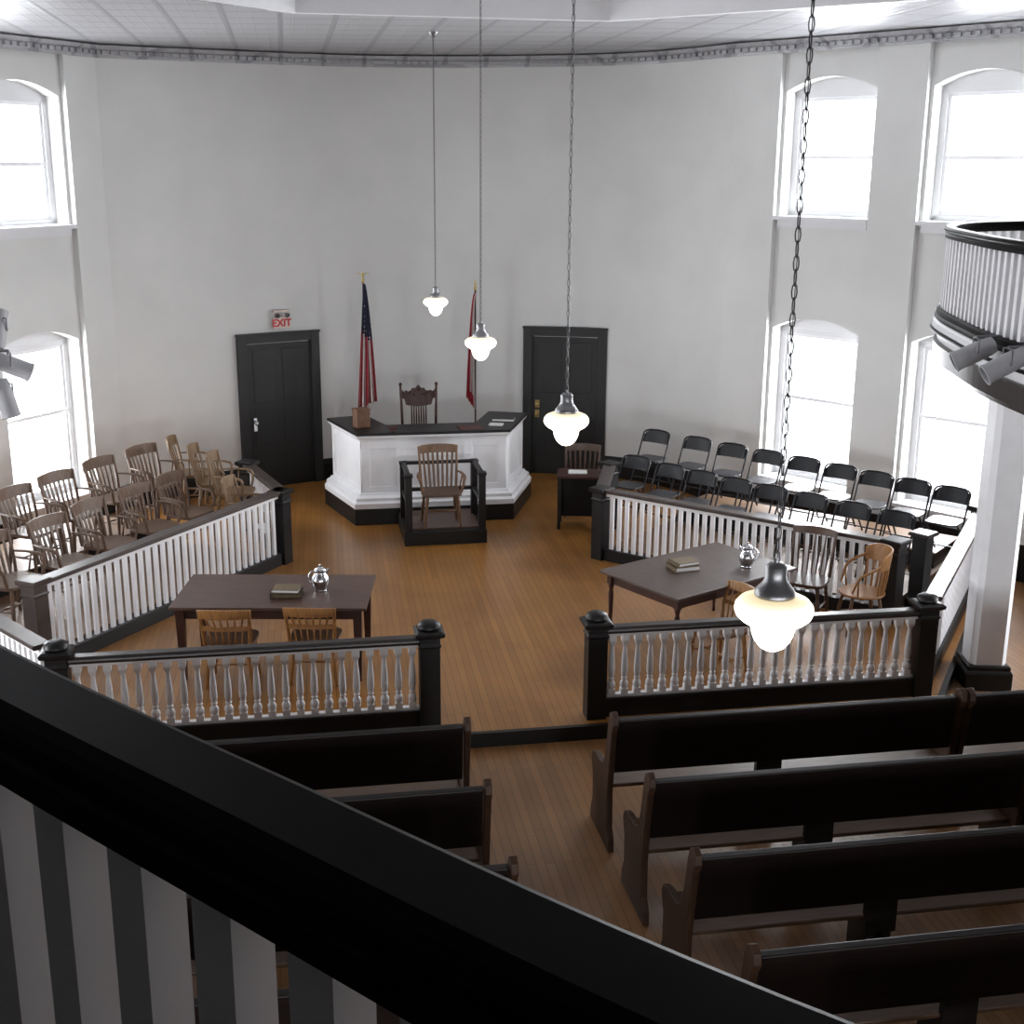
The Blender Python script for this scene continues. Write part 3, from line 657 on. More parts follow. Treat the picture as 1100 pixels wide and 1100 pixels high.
for i, (x, y) in enumerate([(3.26, 17.02), (3.69, 16.48), (4.03, 15.99), (4.35, 15.53), (4.67, 15.07), (4.97, 14.62), (5.24, 14.18), (5.51, 13.75), (5.78, 13.33)]):
    place(fproto, used, (x - bk.x, y - bk.y, .37), FR + random.uniform(-.05, .05), 'black folding chair, %s from the left in the back row by the windows' % ords[i]); used = True
for i, (x, y) in enumerate([(2.80, 16.40), (3.12, 15.86), (3.42, 15.41), (3.73, 14.97), (4.04, 14.55), (4.37, 14.10), (4.70, 13.62), (5.03, 13.16)]):
    place(fproto, True, (x - bk.x, y - bk.y, .15), FR + random.uniform(-.05, .05), 'black folding chair, %s from the left in the front row behind the railing' % ords[i])

# counsel chairs
c1 = slat_chair('captain_chair', 'honey wood spindle back chair at the left end of the left table', M['oak'], M['oakdark'], w=.50, top=.82, slats=6, arms=False, flat=False, lower=.62, cresth=.085, group='honey wood chairs at the tables')
c1.location = (-2.49, 11.60, 0); c1.rotation_euler = (0, 0, -.16)
c2 = copy_tree(c1); c2.location = (-1.70, 11.54, 0); c2.rotation_euler = (0, 0, -.20); c2['label'] = 'honey wood spindle back chair at the right end of the left table, below the pitcher'
c3 = copy_tree(c1); c3.location = (2.20, 11.14, 0); c3.rotation_euler = (0, 0, face(-.94, -.30)); c3['label'] = 'honey wood spindle back chair tucked under the right table beside the nearest lamp'
c4 = slat_chair('spindle_chair', 'dark brown spindle back chair against the right jury railing', M['walnut'], M['walnut'], w=.50, top=.95, slats=7, arms=False, flat=False, cresth=.07)
c4.location = (3.63, 12.44, 0); c4.rotation_euler = (0, 0, face(-.62, -.78))
cw = slat_chair('witness_chair', 'brown slat back armchair inside the black witness stand', M['oakdark'], M['walnut'], w=.54, top=1.00, slats=7, cresth=.10)
cw.location = (.05, 16.10, .20); cw.rotation_euler = (0, 0, PI + .02)
cc = slat_chair('clerk_chair', 'brown topped dark chair standing before the right dark door behind a small desk', M['walnut'], M['mahog'], w=.52, top=.95, slats=6, arms=False, cresth=.09)
cc.location = (2.16, 16.98, 0); cc.rotation_euler = (0, 0, PI - .25)
# barrel back armchair
t = thing('barrel_armchair', 'honey wood barrel back armchair standing in front of the short black post on the right', 'chair', (4.06, 11.95, 0), face(-.98, .12))
s = MB(); s.lathe([(.20, .42), (.235, .425), (.245, .44), (.24, .452), (.02, .448)], n=24); s.build('seat', M['oak'], t)
def barrel(a0, a1, zlo, zhi, r0, r1, n=16):
    m = MB(); R_ = []
    for k in range(n + 1):
        u = k / n; a = math.radians(a0 + (a1 - a0) * u); e = abs(2 * u - 1); c, q = math.cos(a), math.sin(a)
        z1 = zhi - .07 * e ** 4
        R_.append([m._v((r0 * c, r0 * q, zlo)), m._v(((r0 + .016) * c, (r0 + .016) * q, zlo)), m._v(((r1 + .016) * c, (r1 + .016) * q, z1)), m._v((r1 * c, r1 * q, z1))])
    for A, B in zip(R_, R_[1:]):
        for j in range(4): m._f((A[j], A[(j + 1) % 4], B[(j + 1) % 4], B[j]), j in (1, 3))
    m._f(R_[0][::-1]); m._f(R_[-1]); return m
barrel(200, 340, .74, .93, .25, .272).build('back_rail', M['oak'], t)
for k in range(9):
    a = math.radians(207 + 15.75 * k); m = MB(); m.tube([(.222 * math.cos(a), .222 * math.sin(a), .44), (.243 * math.cos(a), .243 * math.sin(a), .6), (.258 * math.cos(a), .258 * math.sin(a), .75)], [.011, .014, .011], 7); m.build('back_spindle', M['oak'], t)
for s_ in (-1, 1):
    m = MB(); pts = []
    for k in range(9):
        u = k / 8; a = math.radians(270 + s_ * (62 + 68 * u)); pts.append((.262 * math.cos(a), .262 * math.sin(a), .80 - .17 * u ** 1.2 - (.14 * max(0, u - .8) / .2)))
    m.tube(pts, [.015] * 8 + [.012], 7); m.build('arm', M['oak'], t)
    m = MB(); a = math.radians(270 + s_ * 118); m.tube([(.225 * math.cos(a), .225 * math.sin(a), .44), (.258 * math.cos(a), .258 * math.sin(a), .62)], .011, 6); m.build('arm_spindle', M['oak'], t)
    for sy in (-1, 1):
        m = MB(); m.tube([(s_ * .14, sy * .14, .43), (s_ * .175, sy * .175, .22), (s_ * .195, sy * .195, 0)], [.018, .021, .014], 8); m.build('leg', M['oakdark'], t)
m = MB()
m.tube([(-.178, -.178, .17), (-.178, .178, .17)], .010, 6); m.tube([(.178, -.178, .17), (.178, .178, .17)], .010, 6); m.tube([(-.178, 0, .17), (.178, 0, .17)], .010, 6); m.build('stretcher', M['oakdark'], t)

# ------------------------------------------------------------------ counsel tables
def table(label, c, rz, Lx, Ly, z, topm, leg_kind):
    t = thing('counsel_table', label, 'table', (*c, 0), rz)
    m = MB(); m.box((0, 0, z - .016), (Lx, Ly, .032)); m.build('tabletop', topm, t, bevel=.006)
    m = MB(); i = .09
    for sy in (-1, 1): m.box((0, sy * (Ly / 2 - i), z - .085), (Lx - 2 * i, .022, .11))
    for sx in (-1, 1): m.box((sx * (Lx / 2 - i), 0, z - .085), (.022, Ly - 2 * i, .11))
    m.build('apron', M['tableleg'], t)
    for sx in (-1, 1):
        for sy in (-1, 1):
            l = MB()
            if leg_kind == 'square': l.sq_lathe([(.026, 0), (.04, z - .15), (.042, z - .032)])
            else:
                l.sq_lathe([(.032, z - .14), (.032, z - .032)]); l.lathe([(.016, 0), (.019, .02), (.015, .04), (.020, .2), (.028, z - .25), (.020, z - .2), (.030, z - .17), (.030, z - .14)], n=10)
            l.build('leg', M['tableleg'], t, loc=(sx * (Lx / 2 - i), sy * (Ly / 2 - i), 0))
    return t
TLc, TLr = (-2.06, 11.98), -.165
TRc, TRr = (2.26, 12.02), math.radians(27)
table('dark brown table with square legs behind the left balustrade', TLc, TLr, 1.86, 1.02, .765, M['table'], 'square')
table('grey brown table with turned legs standing at an angle on the right', TRc, TRr, 1.72, 1.16, .765, M['table2'], 'turned')
def pitcher(label, x, y, rz):
    t = thing('water_pitcher', label, 'pitcher', (x, y, .766), rz)
    m = MB(); m.lathe([(.045, 0), (.062, .004), (.058, .015), (.072, .045), (.086, .085), (.086, .115), (.072, .15), (.054, .175), (.052, .19), (.060, .205), (.056, .205), (.047, .19), (.02, .186)], n=24); m.build('body', M['chrome'], t)
    m = MB(); m.tube([(-.05, 0, .195), (-.085, 0, .20), (-.115, 0, .165), (-.118, 0, .11), (-.08, 0, .07)], .008, 7); m.build('handle', M['chrome'], t)
    m = MB(); m.tube([(.04, 0, .17), (.065, 0, .19), (.088, 0, .212)], [.026, .02, .010], 8); m.build('spout', M['chrome'], t)
    m = MB(); m.lathe([(.056, .204), (.05, .218), (.03, .232), (.010, .238), (.009, .25), (.013, .258), (.004, .266)], n=16); m.build('lid', M['chrome'], t)
pitcher('silver water pitcher with handle on the left table', -1.63, 11.93, .2)
pitcher('silver water pitcher on the right table above the nearest lamp', 2.78, 12.02, 2.6)
def book(label, x, y, z, rz, w, d, h, cover, name='book'):
    t = thing(name, label, 'book', (x, y, z), rz)
    m = MB(); m.box((0, 0, .003), (w, d, .006)); m.box((0, 0, h - .003), (w, d, .006)); m.box((-w / 2 + .004, 0, h / 2), (.008, d, h)); m.build('cover', cover, t)
    m = MB(); m.box((.0, 0, h / 2), (w - .016, d - .016, h - .012)); m.build('pages', M['paper'] if cover is not M['bookdark'] else M['book'], t)
    return t
book('dark thick book lying on the left table, lower of its pair', -1.96, 11.82, .766, -.1, .30, .21, .045, M['bookdark'])
book('brown book lying on the left table, upper of its pair', -1.96, 11.83, .812, -.22, .27, .19, .035, M['book'])
book('tan book lying on the right table, lower of its pair', 2.10, 12.05, .766, .15, .28, .24, .05, M['book'])
book('tan book lying on the right table, upper of its pair', 2.11, 12.06, .817, .28, .26, .21, .035, M['book'])

# ------------------------------------------------------------------ judge's bench
BX0, BX1, BYF = -.93, 1.06, 17.02
WL, WR = (-1.27, 18.15), (1.50, 18.15)
t = thing('judge_bench', 'white panelled judge bench with dark top and black plinth at the back wall', 'judge bench', (0, 17.5, 0))
TB = Matrix.Translation((0, -17.5, 0))
def U(o): # U path offset outward by o
    path = [WL, (BX0, BYF), (BX1, BYF), WR]; P = [Vector((*p, 0)) for p in path]; out = []
    for k in range(4):
        a = P[k] - P[max(k - 1, 0)]; b = P[min(k + 1, 3)] - P[k]
        if a.length < 1e-6: a = b
        if b.length < 1e-6: b = a
        na = Vector((a.y, -a.x, 0)).normalized(); nb = Vector((b.y, -b.x, 0)).normalized(); m = (na + nb).normalized(); m /= m.dot(na); q = P[k] + m * o; out.append((q.x, q.y))
    return out
path = U(0)
m = MB(TB); m.sweep([(.15, 0), (.15, .23), (-.35, .23), (-.35, 0)], path); m.build('plinth', M['black'], t, bevel=.005)
m = MB(TB); m.sweep([(.15, .23), (.155, .30), (.12, .33), (.12, .37), (.06, .40), (.05, .42), (-.05, .42), (-.05, .23)], path); m.build('base_moulding', M['white'], t)
m = MB(TB); m.sweep([(0, .40), (0, 1.20), (-.04, 1.20), (-.04, .40)], path); m.build('body', M['white'], t)
m = MB(TB); m.sweep([(.0, 1.13), (.02, 1.135), (.03, 1.17), (.07, 1.20), (.085, 1.235), (-.05, 1.235), (-.05, 1.13)], path); m.build('top_moulding', M['white'], t)
m = MB(TB); m.sweep([(.09, 1.235), (.09, 1.265), (.08, 1.27), (-.50, 1.27), (-.50, 1.235)], path); m.build('desktop', M['black'], t, bevel=.003)
# panel frames on the three faces
def frames(a, b, npan):
    A = Vector((*a, 0)); B = Vector((*b, 0)); d = (B - A).normalized(); n = Vector((d.y, -d.x, 0)); Ln = (B - A).length; rz = math.atan2(d.y, d.x)
    m = MB(TB); sw = .10
    for k in range(npan + 1):
        s_ = sw / 2 + (Ln - sw) * k / npan; m.box(A + d * s_ + n * .009 + Vector((0, 0, .77)), (sw, .02, .74), rz)
    for z in (.46, 1.09): m.box(A + d * Ln / 2 + n * .008 + Vector((0, 0, z)), (Ln, .018, .09), rz)
    for k in range(npan):
        c = sw / 2 + (Ln - sw) * (k + .5) / npan; w = (Ln - sw) / npan - sw
        for sx in (-1, 1): m.box(A + d * (c + sx * (w / 2 - .008)) + n * .004 + Vector((0, 0, .77)), (.016, .012, .56), rz)
    m.build('panel_frame', M['white'], t, bevel=.003)
frames(path[0], path[1], 1); frames(path[1], path[2], 4); frames(path[2], path[3], 1)
m = MB(TB); m.prism([(-1.0, 17.42), (1.12, 17.42), (1.3, 18.78), (-1.15, 18.78)], 0, .30); m.build('platform', M['platf'], t)
# judge's chair
t = thing('judge_chair', 'tall dark chair with carved crest and spindles behind the judge bench', 'chair', (-.01, 18.02, .30), PI)
seat_mesh(.52, .48, .48).build('seat', M['mahog'], t, bevel=.006)
for s in (-1, 1):
    m = MB(); m.tube([(s * .235, -.21, 0), (s * .24, -.21, .48), (s * .25, -.25, 1.0), (s * .262, -.29, 1.38)], [.02, .022, .020, .017], 8)
    m.lathe([(.012, 0), (.022, .012), (.026, .03), (.018, .048), (.003, .056)], (s * .262, -.29, 1.375), 10); m.build('back_post', M['mahog'], t)
    m = MB(); m.tube([(s * .20, .2, 0), (s * .21, .19, .46)], [.018, .024], 8); m.build('leg', M['mahog'], t)
    m = MB(); m.tube([(s * .245, -.22, .72), (s * .30, 0, .73), (s * .28, .17, .70), (s * .24, .18, .47)], [.018, .024, .024, .016], 8, .7); m.build('arm', M['mahog'], t)
m = MB(); n = 24; rings = []
for k in range(n + 1):
    u = (k - n / 2) / (n / 2); x = .25 * u; top = 1.33 + .045 * math.cos(u * PI * 1.5) * (1 - .3 * abs(u)) + .018 * math.cos(u * 18); bot = 1.13 - .05 * math.cos(u * PI / 2) ** .7 + (.08 if abs(u) > .8 else 0)
    rings.append([m._v((x, -.29, bot)), m._v((x, -.262, bot)), m._v((x, -.29, top)), m._v((x, -.318, top))])
for a, b in zip(rings, rings[1:]):
    for j in range(4): m._f((a[j], a[(j + 1) % 4], b[(j + 1) % 4], b[j]))
m._f(rings[0][::-1]); m._f(rings[-1])
for u, z, r in ((-.13, 1.29, .022), (0, 1.33, .03), (.13, 1.29, .022), (-.07, 1.25, .018), (.07, 1.25, .018)): m.lathe([(r, 0), (r * .8, .012), (.002, .018)], (u, -.27, z), 10, axis=(0, 1, .1))
m.build('carved_crest', M['mahog'], t)
m = MB(); m.bar((-.235, -.232, .66), (.235, -.232, .66), .03, .05); m.build('lower_rail', M['mahog'], t)
for k in range(7):
    x = -.105 + .035 * k; m = MB(); m.tube([(x, -.235, .67), (x, -.26, .9), (x, -.285, 1.12)], [.009, .012, .009], 7); m.build('back_spindle', M['mahog'], t)

# things on the bench
t = thing('wooden_box', 'upright brown box standing on the left wing of the judge bench', 'box', (-.90, 17.40, 1.271), .35)
m = MB(); m.box((0, 0, .12), (.20, .17, .24)); m.build('case', M['box'], t, bevel=.008); m = MB(); m.box((0, 0, .252), (.21, .18, .025)); m.build('lid', M['box'], t, bevel=.006)
t = thing('gavel', 'small brown gavel lying on the bench left of the tall carved chair', 'gavel', (-.49, 17.02, 1.271), .4)
m = MB(); m.lathe([(.05, 0), (.052, .012), (.045, .022), (.004, .023)], n=16); m.build('sound_block', M['mahog'], t)
m = MB(); m.lathe([(.026, -.05), (.03, -.04), (.022, -.02), (.022, .02), (.03, .04), (.026, .05)], (0, 0, .054), 12, axis=(1, 0, 0)); m.build('head', M['mahog'], t)
m = MB(); m.tube([(0, 0, .054), (0, .12, .042), (0, .2, .03)], [.007, .009, .011], 7); m.build('handle', M['mahog'], t)
book('flat reddish folder on the judge bench right of the tall carved chair', .58, 17.12, 1.271, .1, .32, .24, .015, M['redpaper'], 'folder')
book('open white sheet pad on the right end of the judge bench', .98, 17.30, 1.271, -.3, .2, .16, .012, M['paper'], 'notepad')
book('dark closed book on the right wing of the judge bench', 1.14, 17.62, 1.271, -.28, .32, .26, .04, M['black'])

# ------------------------------------------------------------------ witness stand
t = thing('witness_stand', 'low black witness stand with three sided rail before the judge bench', 'witness stand', (.08, 16.3, 0))
T0 = Matrix.Translation((-.08, -16.3, 0))
m = MB(T0); m.box((.08, 16.32, .09), (1.08, 1.06, .18)); m.build('base', M['black'], t, bevel=.006)
m = MB(T0); m.box((.08, 16.36, .19), (.92, .9, .02)); m.build('floorboard', M['walnut'], t)
for x in (-.40, .56):
    for y in (15.85, 16.58):
        m = MB(T0); m.sq_lathe([(.045, .18), (.045, .9), (.055, .92), (.055, .95)], (x, y, 0)); m.build('post', M['black'], t, bevel=.004)
for z, h in ((.93, .04), (.56, .045)):
    m = MB(T0)
    for x in (-.40, .56): m.box((x, 16.215, z), (.06, .73, h))
    m.box((.08, 16.58, z), (.96, .06, h)); m.build('rail', M['black'], t, bevel=.004)
# clerk desk
t = thing('clerk_desk', 'small dark desk with papers beside the right jury railing corner post', 'desk', (2.0, 16.42, 0), -.25)
m = MB(); m.box((0, 0, .735), (.62, .5, .03)); m.build('desktop', M['mahog'], t, bevel=.005)
m = MB(); m.box((0, .2, .40), (.54, .02, .64)); m.box((-.27, 0, .40), (.02, .42, .64)); m.box((.27, 0, .40), (.02, .42, .64)); m.build('carcass', M['black'], t)
for sx in (-1, 1):
    for sy in (-1, 1): m = MB(); m.sq_lathe([(.022, 0), (.025, .72)], (sx * .27, sy * .2, 0)); m.build('leg', M['black'], t)
book('white papers on the small dark desk by the right dark door', 1.97, 16.44, .751, -.2, .26, .2, .012, M['paper'], 'paper_pad')

# ------------------------------------------------------------------ flags
def flag(label, x, y, zt, kind):
    t = thing('flag', label, 'flag', (x, y, 0))
    m = MB(); m.lathe([(.14, 0), (.14, .02), (.10, .05), (.03, .08), (.02, .12)], n=20); m.build('stand', M['brass'], t)
    m = MB(); m.tube([(0, 0, .05), (0, 0, zt - .14)], .013, 10); m.build('pole', M['oakdark' if kind == 'us' else 'mahog'], t)
    po = kids(t)[-1]; m = MB(); m.lathe([(.013, 0), (.022, .01), (.026, .03), (.015, .05), (.01, .06)], (0, 0, zt - .15), 12)
    if kind == 'us':
        m.tube([(0, -.01, zt - .09), (0, 0, zt - .05), (0, .01, zt - .01)], [.012, .02, .010], 8)
        for s in (-1, 1): m.tube([(s * .01, 0, zt - .05), (s * .05, 0, zt - .015), (s * .085, 0, zt - .02), (s * .10, .005, zt - .045)], [.012, .014, .010, .004], 7, .5)
    else: m.lathe([(.008, .06), (.02, .085), (.012, .12), (.002, .15)], (0, 0, zt - .15), 10)
    m.build('finial', M['gold'], po)
    # draped cloth: pleated sheet hanging from the pole
    m = MB(); nu, nv = 40, 30; z1 = zt - .17; ln = 1.86 if kind == 'us' else 1.78; g = []
    for j in range(nv + 1):
        v = j / nv; row = []
        if kind == 'us': wv = .03 + .26 * v ** .8; x0 = -.13 * v
        else: wv = .025 + .11 * v ** .9; x0 = -.15 * v ** .5 - .005
        for i in range(nu + 1):
            u = i / nu; fold = math.sin(u * 2 * PI * 4 + 1.2 * v) ; zz = z1 - ln * v * (1 - .06 * u if kind == 'us' else 1 - .12 * (1 - u)) 
            row.append(m._v((x0 + wv * u + .006 * fold, -.03 - .035 * fold * (.25 + .75 * v) - .02 * v, zz)))
        g.append(row)
    for j in range(nv):
        for i in range(nu):
            u = (i + .5) / nu; v = (j + .5) / nv
            if kind == 'us': m.cm = 2 if v < .38 + .10 * u else (0 if int(u * 13) % 2 == 0 else 1)
            else: m.cm = 0 if (u < .45 or v > .9 and u < .8 or .62 < u < .72) else 1
            m._f((g[j][i], g[j][i + 1], g[j + 1][i + 1], g[j + 1][i]), True)
    o = m.build('cloth', [M['red'], M['fwhite'], M['stars']], t)
    so = o.modifiers.new('thick', 'SOLIDIFY'); so.thickness = .004; so.offset = 0
flag('stars and stripes flag with gilt eagle finial hanging furled left of the judge chair', -.74, 18.98, 3.27, 'us')
flag('furled red and white flag on a dark pole right of the judge chair', .93, 18.98, 3.14, 'state')

# ------------------------------------------------------------------ pews
def pew(xa, xb, label, group, ends=(True, True)):
    t = thing('pew', label, 'pew', group=group); L_ = xb - xa
    m = MB(Matrix.Rotation(math.radians(7), 4, 'X')); m.box((L_ / 2, .0, .835), (L_ - .06, .028, .425)); m.build('back_panel', M['pew'], t, bevel=.003)
    m = MB(Matrix.Rotation(math.radians(7), 4, 'X')); m.box((L_ / 2, -.005, 1.055), (L_ - .06, .055, .04)); m.build('top_rail', M['pew'], t, bevel=.008)
    m = MB(); m.box((L_ / 2, .20, .475), (L_ - .06, .42, .03), rx=math.radians(2)); m.build('seat', M['pewseatlit'], t, bevel=.006)
    prof = [(-.16, 0), (-.155, .10), (-.10, .18), (-.085, .45), (-.115, .70), (-.165, .98), (-.20, 1.04), (-.19, 1.10), (-.14, 1.13), (-.09, 1.10), (-.06, 1.02), (-.015, .80), (.04, .66), (.12, .60), (.30, .60), (.385, .575), (.42, .52), (.40, .46), (.37, .40), (.36, .20), (.41, .10), (.42, 0)]
    for x in (0, L_):
        e = MB(Matrix(((0, 0, 1, x - .0225), (1, 0, 0, 0), (0, 1, 0, 0), (0, 0, 0, 1)))); e.prism(prof, 0, .045); e.build('bench_end', M['pewendlit'], t, bevel=.006)
    for u in ((.46,) if L_ < 3.2 else (.33, .66)):
        m = MB(); m.box((L_ * u, .16, .23), (.05, .36, .46)); m.box((L_ * u, -.02, .5), (.2, .05, .26)); m.box((L_ * u, .0, .28), (.17, .04, .3)); m.build('support', M['pew'], t)
    return t
pr_ = pew(.36, 3.07, '', 'dark wooden pews right of the aisle'); used = False
rowname = ['front', 'second', 'third', 'fourth', 'fifth']
for k in range(5):
    place(pr_, used, (.37, 8.32 - .955 * k, FZ), 0, 'dark wooden pew right of the aisle, %s row from the balustrade' % rowname[k]); used = True
po = pew(0, 2.71, '', 'dark wooden pews in the far right block'); used = False
for k in range(3):
    place(po, used, (3.15, 8.32 - .955 * k, FZ), 0, 'dark wooden pew at the right frame edge, %s row, beyond the divider post' % rowname[k], 'dark wooden pews in the far right block'); used = True
pl = pew(0, 2.71, '', 'dark wooden pews left of the aisle'); used = False
for k in range(4):
    place(pl, used, (-3.40, 8.40 - .955 * k, FZ), 0, 'dark wooden pew left of the aisle, %s row from the balustrade' % rowname[k]); used = True

# ------------------------------------------------------------------ balconies
ZR = 4.25
half = [(7.2, 12.95), (6.15, 12.95), (5.22, 12.62), (4.53, 11.80), (4.11, 10.6), (3.79, 9.16), (3.55, 6.6), (2.99, 3.33), (2.222, 1.63), (1.432, .705), (.56, .10), (0, -.06)]
left = [(-7.05, 12.95), (-6.4, 12.95), (-5.4, 12.75), (-4.75, 12.3), (-4.48, 11.6), (-4.42, 10.8), (-4.25, 9.2), (-3.8, 6.6), (-3.4, 4.9), (-2.98, 3.25), (-2.56, 2.1), (-2.25, 1.59), (-1.82, 1.07), (-1.46, .67), (-1.0, .27), (-.5, 0), (0, -.12)]
leftp = catmull(left + [(.56, .1), (1.432, .705)], 8)           # travelling from the left wall round to the rear
rightp = catmull([(x, y) for x, y in half[:8]][::-1], 8)                             # from rear to the right wall
def cut(path, f): return [p for p in path if f(p)]
def balcony_rail(t, path, side, nmax, pitch=.105, first=0.):
    # path is the outer (room side) edge; side=-1 when the balcony lies to the right of travel
    ins = 1 if side < 0 else -1
    O = t.location
    P = [(p[0] - O.x, p[1] - O.y, 0) for p in path]
    prof = [(.0, 4.235), (.005, 4.247), (.015, 4.252), (.088, 4.252), (.102, 4.246), (.108, 4.234), (.104, 4.220), (.094, 4.212), (.088, 4.206), (.088, 4.188), (.093, 4.182), (.093, 4.150), (.015, 4.150), (.015, 4.182), (.02, 4.188), (.02, 4.206), (.01, 4.212), (.002, 4.222)]
    m = MB(); m.sweep([(d * ins, z) for d, z in prof], P); m.build('handrail', M['railblack'], t)
    m = MB(); m.sweep([(d * ins, z) for d, z in [(.0, 3.42), (.108, 3.42), (.108, 3.46), (.095, 3.48), (.012, 3.48), (.0, 3.46)]], P); m.build('base_rail', M['railblack'], t)
    s = MB(); s.box((0, 0, .335), (.058, .05, .67)); me = s.mesh('baluster', M['white'])
    for p, an in along(P, pitch, first)[:nmax]:
        n = Vector((math.sin(an), -math.cos(an), 0)) * ins; o = bpy.data.objects.new('baluster', me); COL.objects.link(o); o.parent = t
        o.location = p + n * .054 + Vector((0, 0, 3.48)); o.rotation_euler = (0, 0, an)
def balcony_body(t, path, side, floor_to):
    ins = 1 if side < 0 else -1; O = t.location; P = [(p[0] - O.x, p[1] - O.y, 0) for p in path]; IN = .0
    m = MB(); m.sweep([(d * ins, z) for d, z in [(.0, 3.37), (-.015, 3.385), (-.015, 3.40), (-.0, 3.42), (.2, 3.42), (.2, 3.37)]], P); m.build('nosing', M['railblack'], t)
    m = MB(); m.sweep([((d + IN) * ins, z) for d, z in [(.0, 3.37), (-.02, 3.35), (-.03, 3.30), (-.02, 3.27), (.015, 3.25), (.03, 3.16), (.25, 3.16), (.25, 3.37)]], P); m.build('fascia', M['trimwhite'], t)
    m = MB(); m.sweep([((d + IN) * ins, z) for d, z in [(.03, 3.27), (-.045, 3.27), (-.05, 3.285), (-.045, 3.30), (.03, 3.30)]], P); m.build('fascia_bead', M['railblack'], t)
    m = MB(); m.sweep([((d + IN) * ins, z) for d, z in [(.0, 3.17), (-.005, 3.15), (-.005, 2.99), (.01, 2.95), (.25, 2.95), (.25, 3.17)]], P); m.build('lower_fascia', M['rail'], t)
    m = MB(); m.prism([(p[0] + 0, p[1]) for p in P] + [(q[0] - O.x, q[1] - O.y) for q in floor_to], 3.29, 3.36); m.build('deck', M['walnut'], t); m = MB(); m.prism([(p[0], p[1]) for p in P] + [(q[0] - O.x, q[1] - O.y) for q in floor_to], 3.0, 3.03); m.build('soffit', M['trimwhite'], t)
# right balcony
t = thing('balcony', 'rounded balcony end with slatted railing and brown fascia at the right edge', 'balcony', (5.0, 10.0, 0))
rp = rightp[8 * 1:]
balcony_rail(t, rp, -1, 95, .142); balcony_body(t, rp, -1, [(7.2, 6.6)])
# left balcony with the foreground railing: one continuous gallery
t = thing('gallery_balcony', 'black foreground balcony rail with grey square balusters curving across the lower left', 'balcony', (-1.8, 1.0, 0))
lp = leftp
O = t.location
first_fg = 0.
# visible run of balusters: from about y = 3.3 round to x = .3
fg = [p for p in lp if not (p[1] > 3.6)]
m = MB()
balcony_rail(t, fg, -1, 70, .137, .02)
bg = MB()
struct_left = lp
balcony_body(t, lp, -1, [(2.2, 1.6), (2.2, REAR + .02), (L2[0] + .02, REAR + .02)])
# left balcony front part (outside the frame)
m = MB(); P = [(p[0] - O.x, p[1] - O.y, 0) for p in lp if p[1] >= 3.5]
m.sweep([(d, z) for d, z in [(.0, 4.235), (.015, 4.252), (.09, 4.252), (.108, 4.232), (.093, 4.15), (.015, 4.15)]], P); m.build('handrail', M['railblack'], t)

# column under the right balcony
t = thing('column', 'white square column with chamfered edges and black base holding up the right balcony', 'column', (4.80, 10.72, FZ), -.22)
def chamf(hw, c, z0, z1, hw2=None):
    m = MB(); R_ = []
    for z, h_ in ((z0, hw), (z1, hw2 or hw)):
        R_.append([m._v((x, y, z)) for x, y in ((-h_ + c, -h_), (h_ - c, -h_), (h_, -h_ + c), (h_, h_ - c), (h_ - c, h_), (-h_ + c, h_), (-h_, h_ - c), (-h_, -h_ + c))])
    for j in range(8): m._f((R_[0][j], R_[0][(j + 1) % 8], R_[1][(j + 1) % 8], R_[1][j]))
    m._f(R_[0][::-1]); m._f(R_[1]); return m
chamf(.175, .05, .25, 2.95).build('shaft', M['white'], t)
m = MB(); m.sq_lathe([(.225, 0), (.225, .17), (.215, .19), (.205, .20), (.205, .235), (.19, .25)]); m.build('base', M['black'], t, bevel=.005)
m = MB(); m.sq_lathe([(.18, 2.93), (.20, 2.96), (.20, 2.99), (.25, 3.05), (.25, 3.10)]); m.build('capital', M['white'], t)

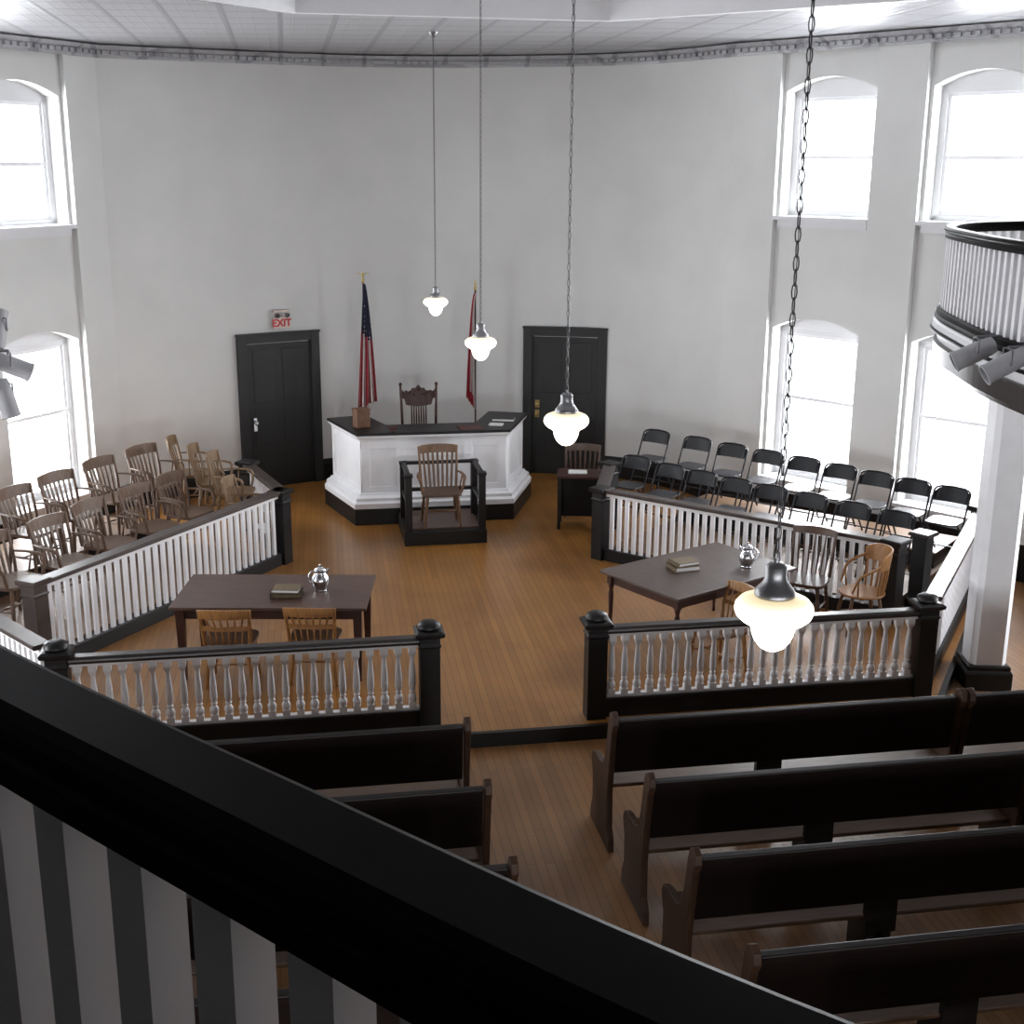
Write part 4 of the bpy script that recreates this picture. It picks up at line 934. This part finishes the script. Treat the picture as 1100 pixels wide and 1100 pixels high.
# stage lamp cans on the balcony fronts
def can(label, pos, aim, group):
    t = thing('spotlight', label, 'spotlight', pos)
    d = Vector(aim).normalized()
    m = MB(); m.lathe([(.03, -.17), (.065, -.16), (.075, -.12), (.08, .0), (.08, .16), (.086, .17), (.086, .185), (.074, .185), (.07, .02), (.01, .015)], n=20, axis=d); m.build('can', M['can'], t)
    m = MB(); side = d.cross(Vector((0, 0, 1))).normalized()
    m.tube([side * .09, side * .09 + Vector((0, 0, .11)), Vector((0, 0, .125)), -side * .09 + Vector((0, 0, .11)), -side * .09], .008, 6); m.tube([Vector((0, 0, .125)), Vector((.2 if pos[0] > 0 else -.12, 0, .13))], .014, 8); m.build('yoke', M['chain'], t)
can('grey spotlight can under the right balcony rail, left one', (3.62, 9.42, 3.36), (-.85, .25, -.45), '')
can('grey spotlight can under the right balcony rail, right one at the frame edge', (3.58, 8.88, 3.35), (-.85, .15, -.48), '')
can('grey spotlight can at the left frame edge, topmost of the cluster', (-4.37, 11.80, 3.36), (.05, .3, .7), '')
can('grey spotlight can at the left frame edge, middle of the cluster', (-4.30, 11.85, 3.05), (.75, .25, -.38), '')
can('grey spotlight can at the left frame edge, lowest of the cluster', (-4.37, 11.85, 2.76), (.25, -.2, -.9), '')
# ------------------------------------------------------------------ light
w = bpy.data.worlds.new('world'); scene.world = w; w.use_nodes = True
bgn = w.node_tree.nodes['Background']; bgn.inputs['Color'].default_value = (.93, .96, 1, 1); bgn.inputs['Strength'].default_value = 3.0
for i, (p, n, sx, sz, nm, zb) in enumerate(LIGHTS):
    ld = bpy.data.lights.new('window_daylight', 'AREA'); ld.shape = 'RECTANGLE'; ld.size = sx; ld.size_y = sz
    e = 140 if 'rear' in nm else 82 if nm == 'wall_left' else 112 if nm == 'wall_right' else 100
    ld.energy = e * sx * sz; ld.color = (.93, .96, 1.0)
    lo = bpy.data.objects.new('window_daylight', ld); COL.objects.link(lo); lo.location = p
    lo.rotation_euler = (-n).to_track_quat('Z', 'Y').to_euler()
scene.view_settings.view_transform = 'Standard'; scene.view_settings.look = 'None'; scene.view_settings.exposure = 0
scene.cycles.max_bounces = 8; scene.cycles.diffuse_bounces = 5; scene.cycles.transparent_max_bounces = 8; scene.cycles.use_denoising = True
scene.cycles.caustics_reflective = False; scene.cycles.caustics_refractive = False; scene.cycles.sample_clamp_indirect = 6
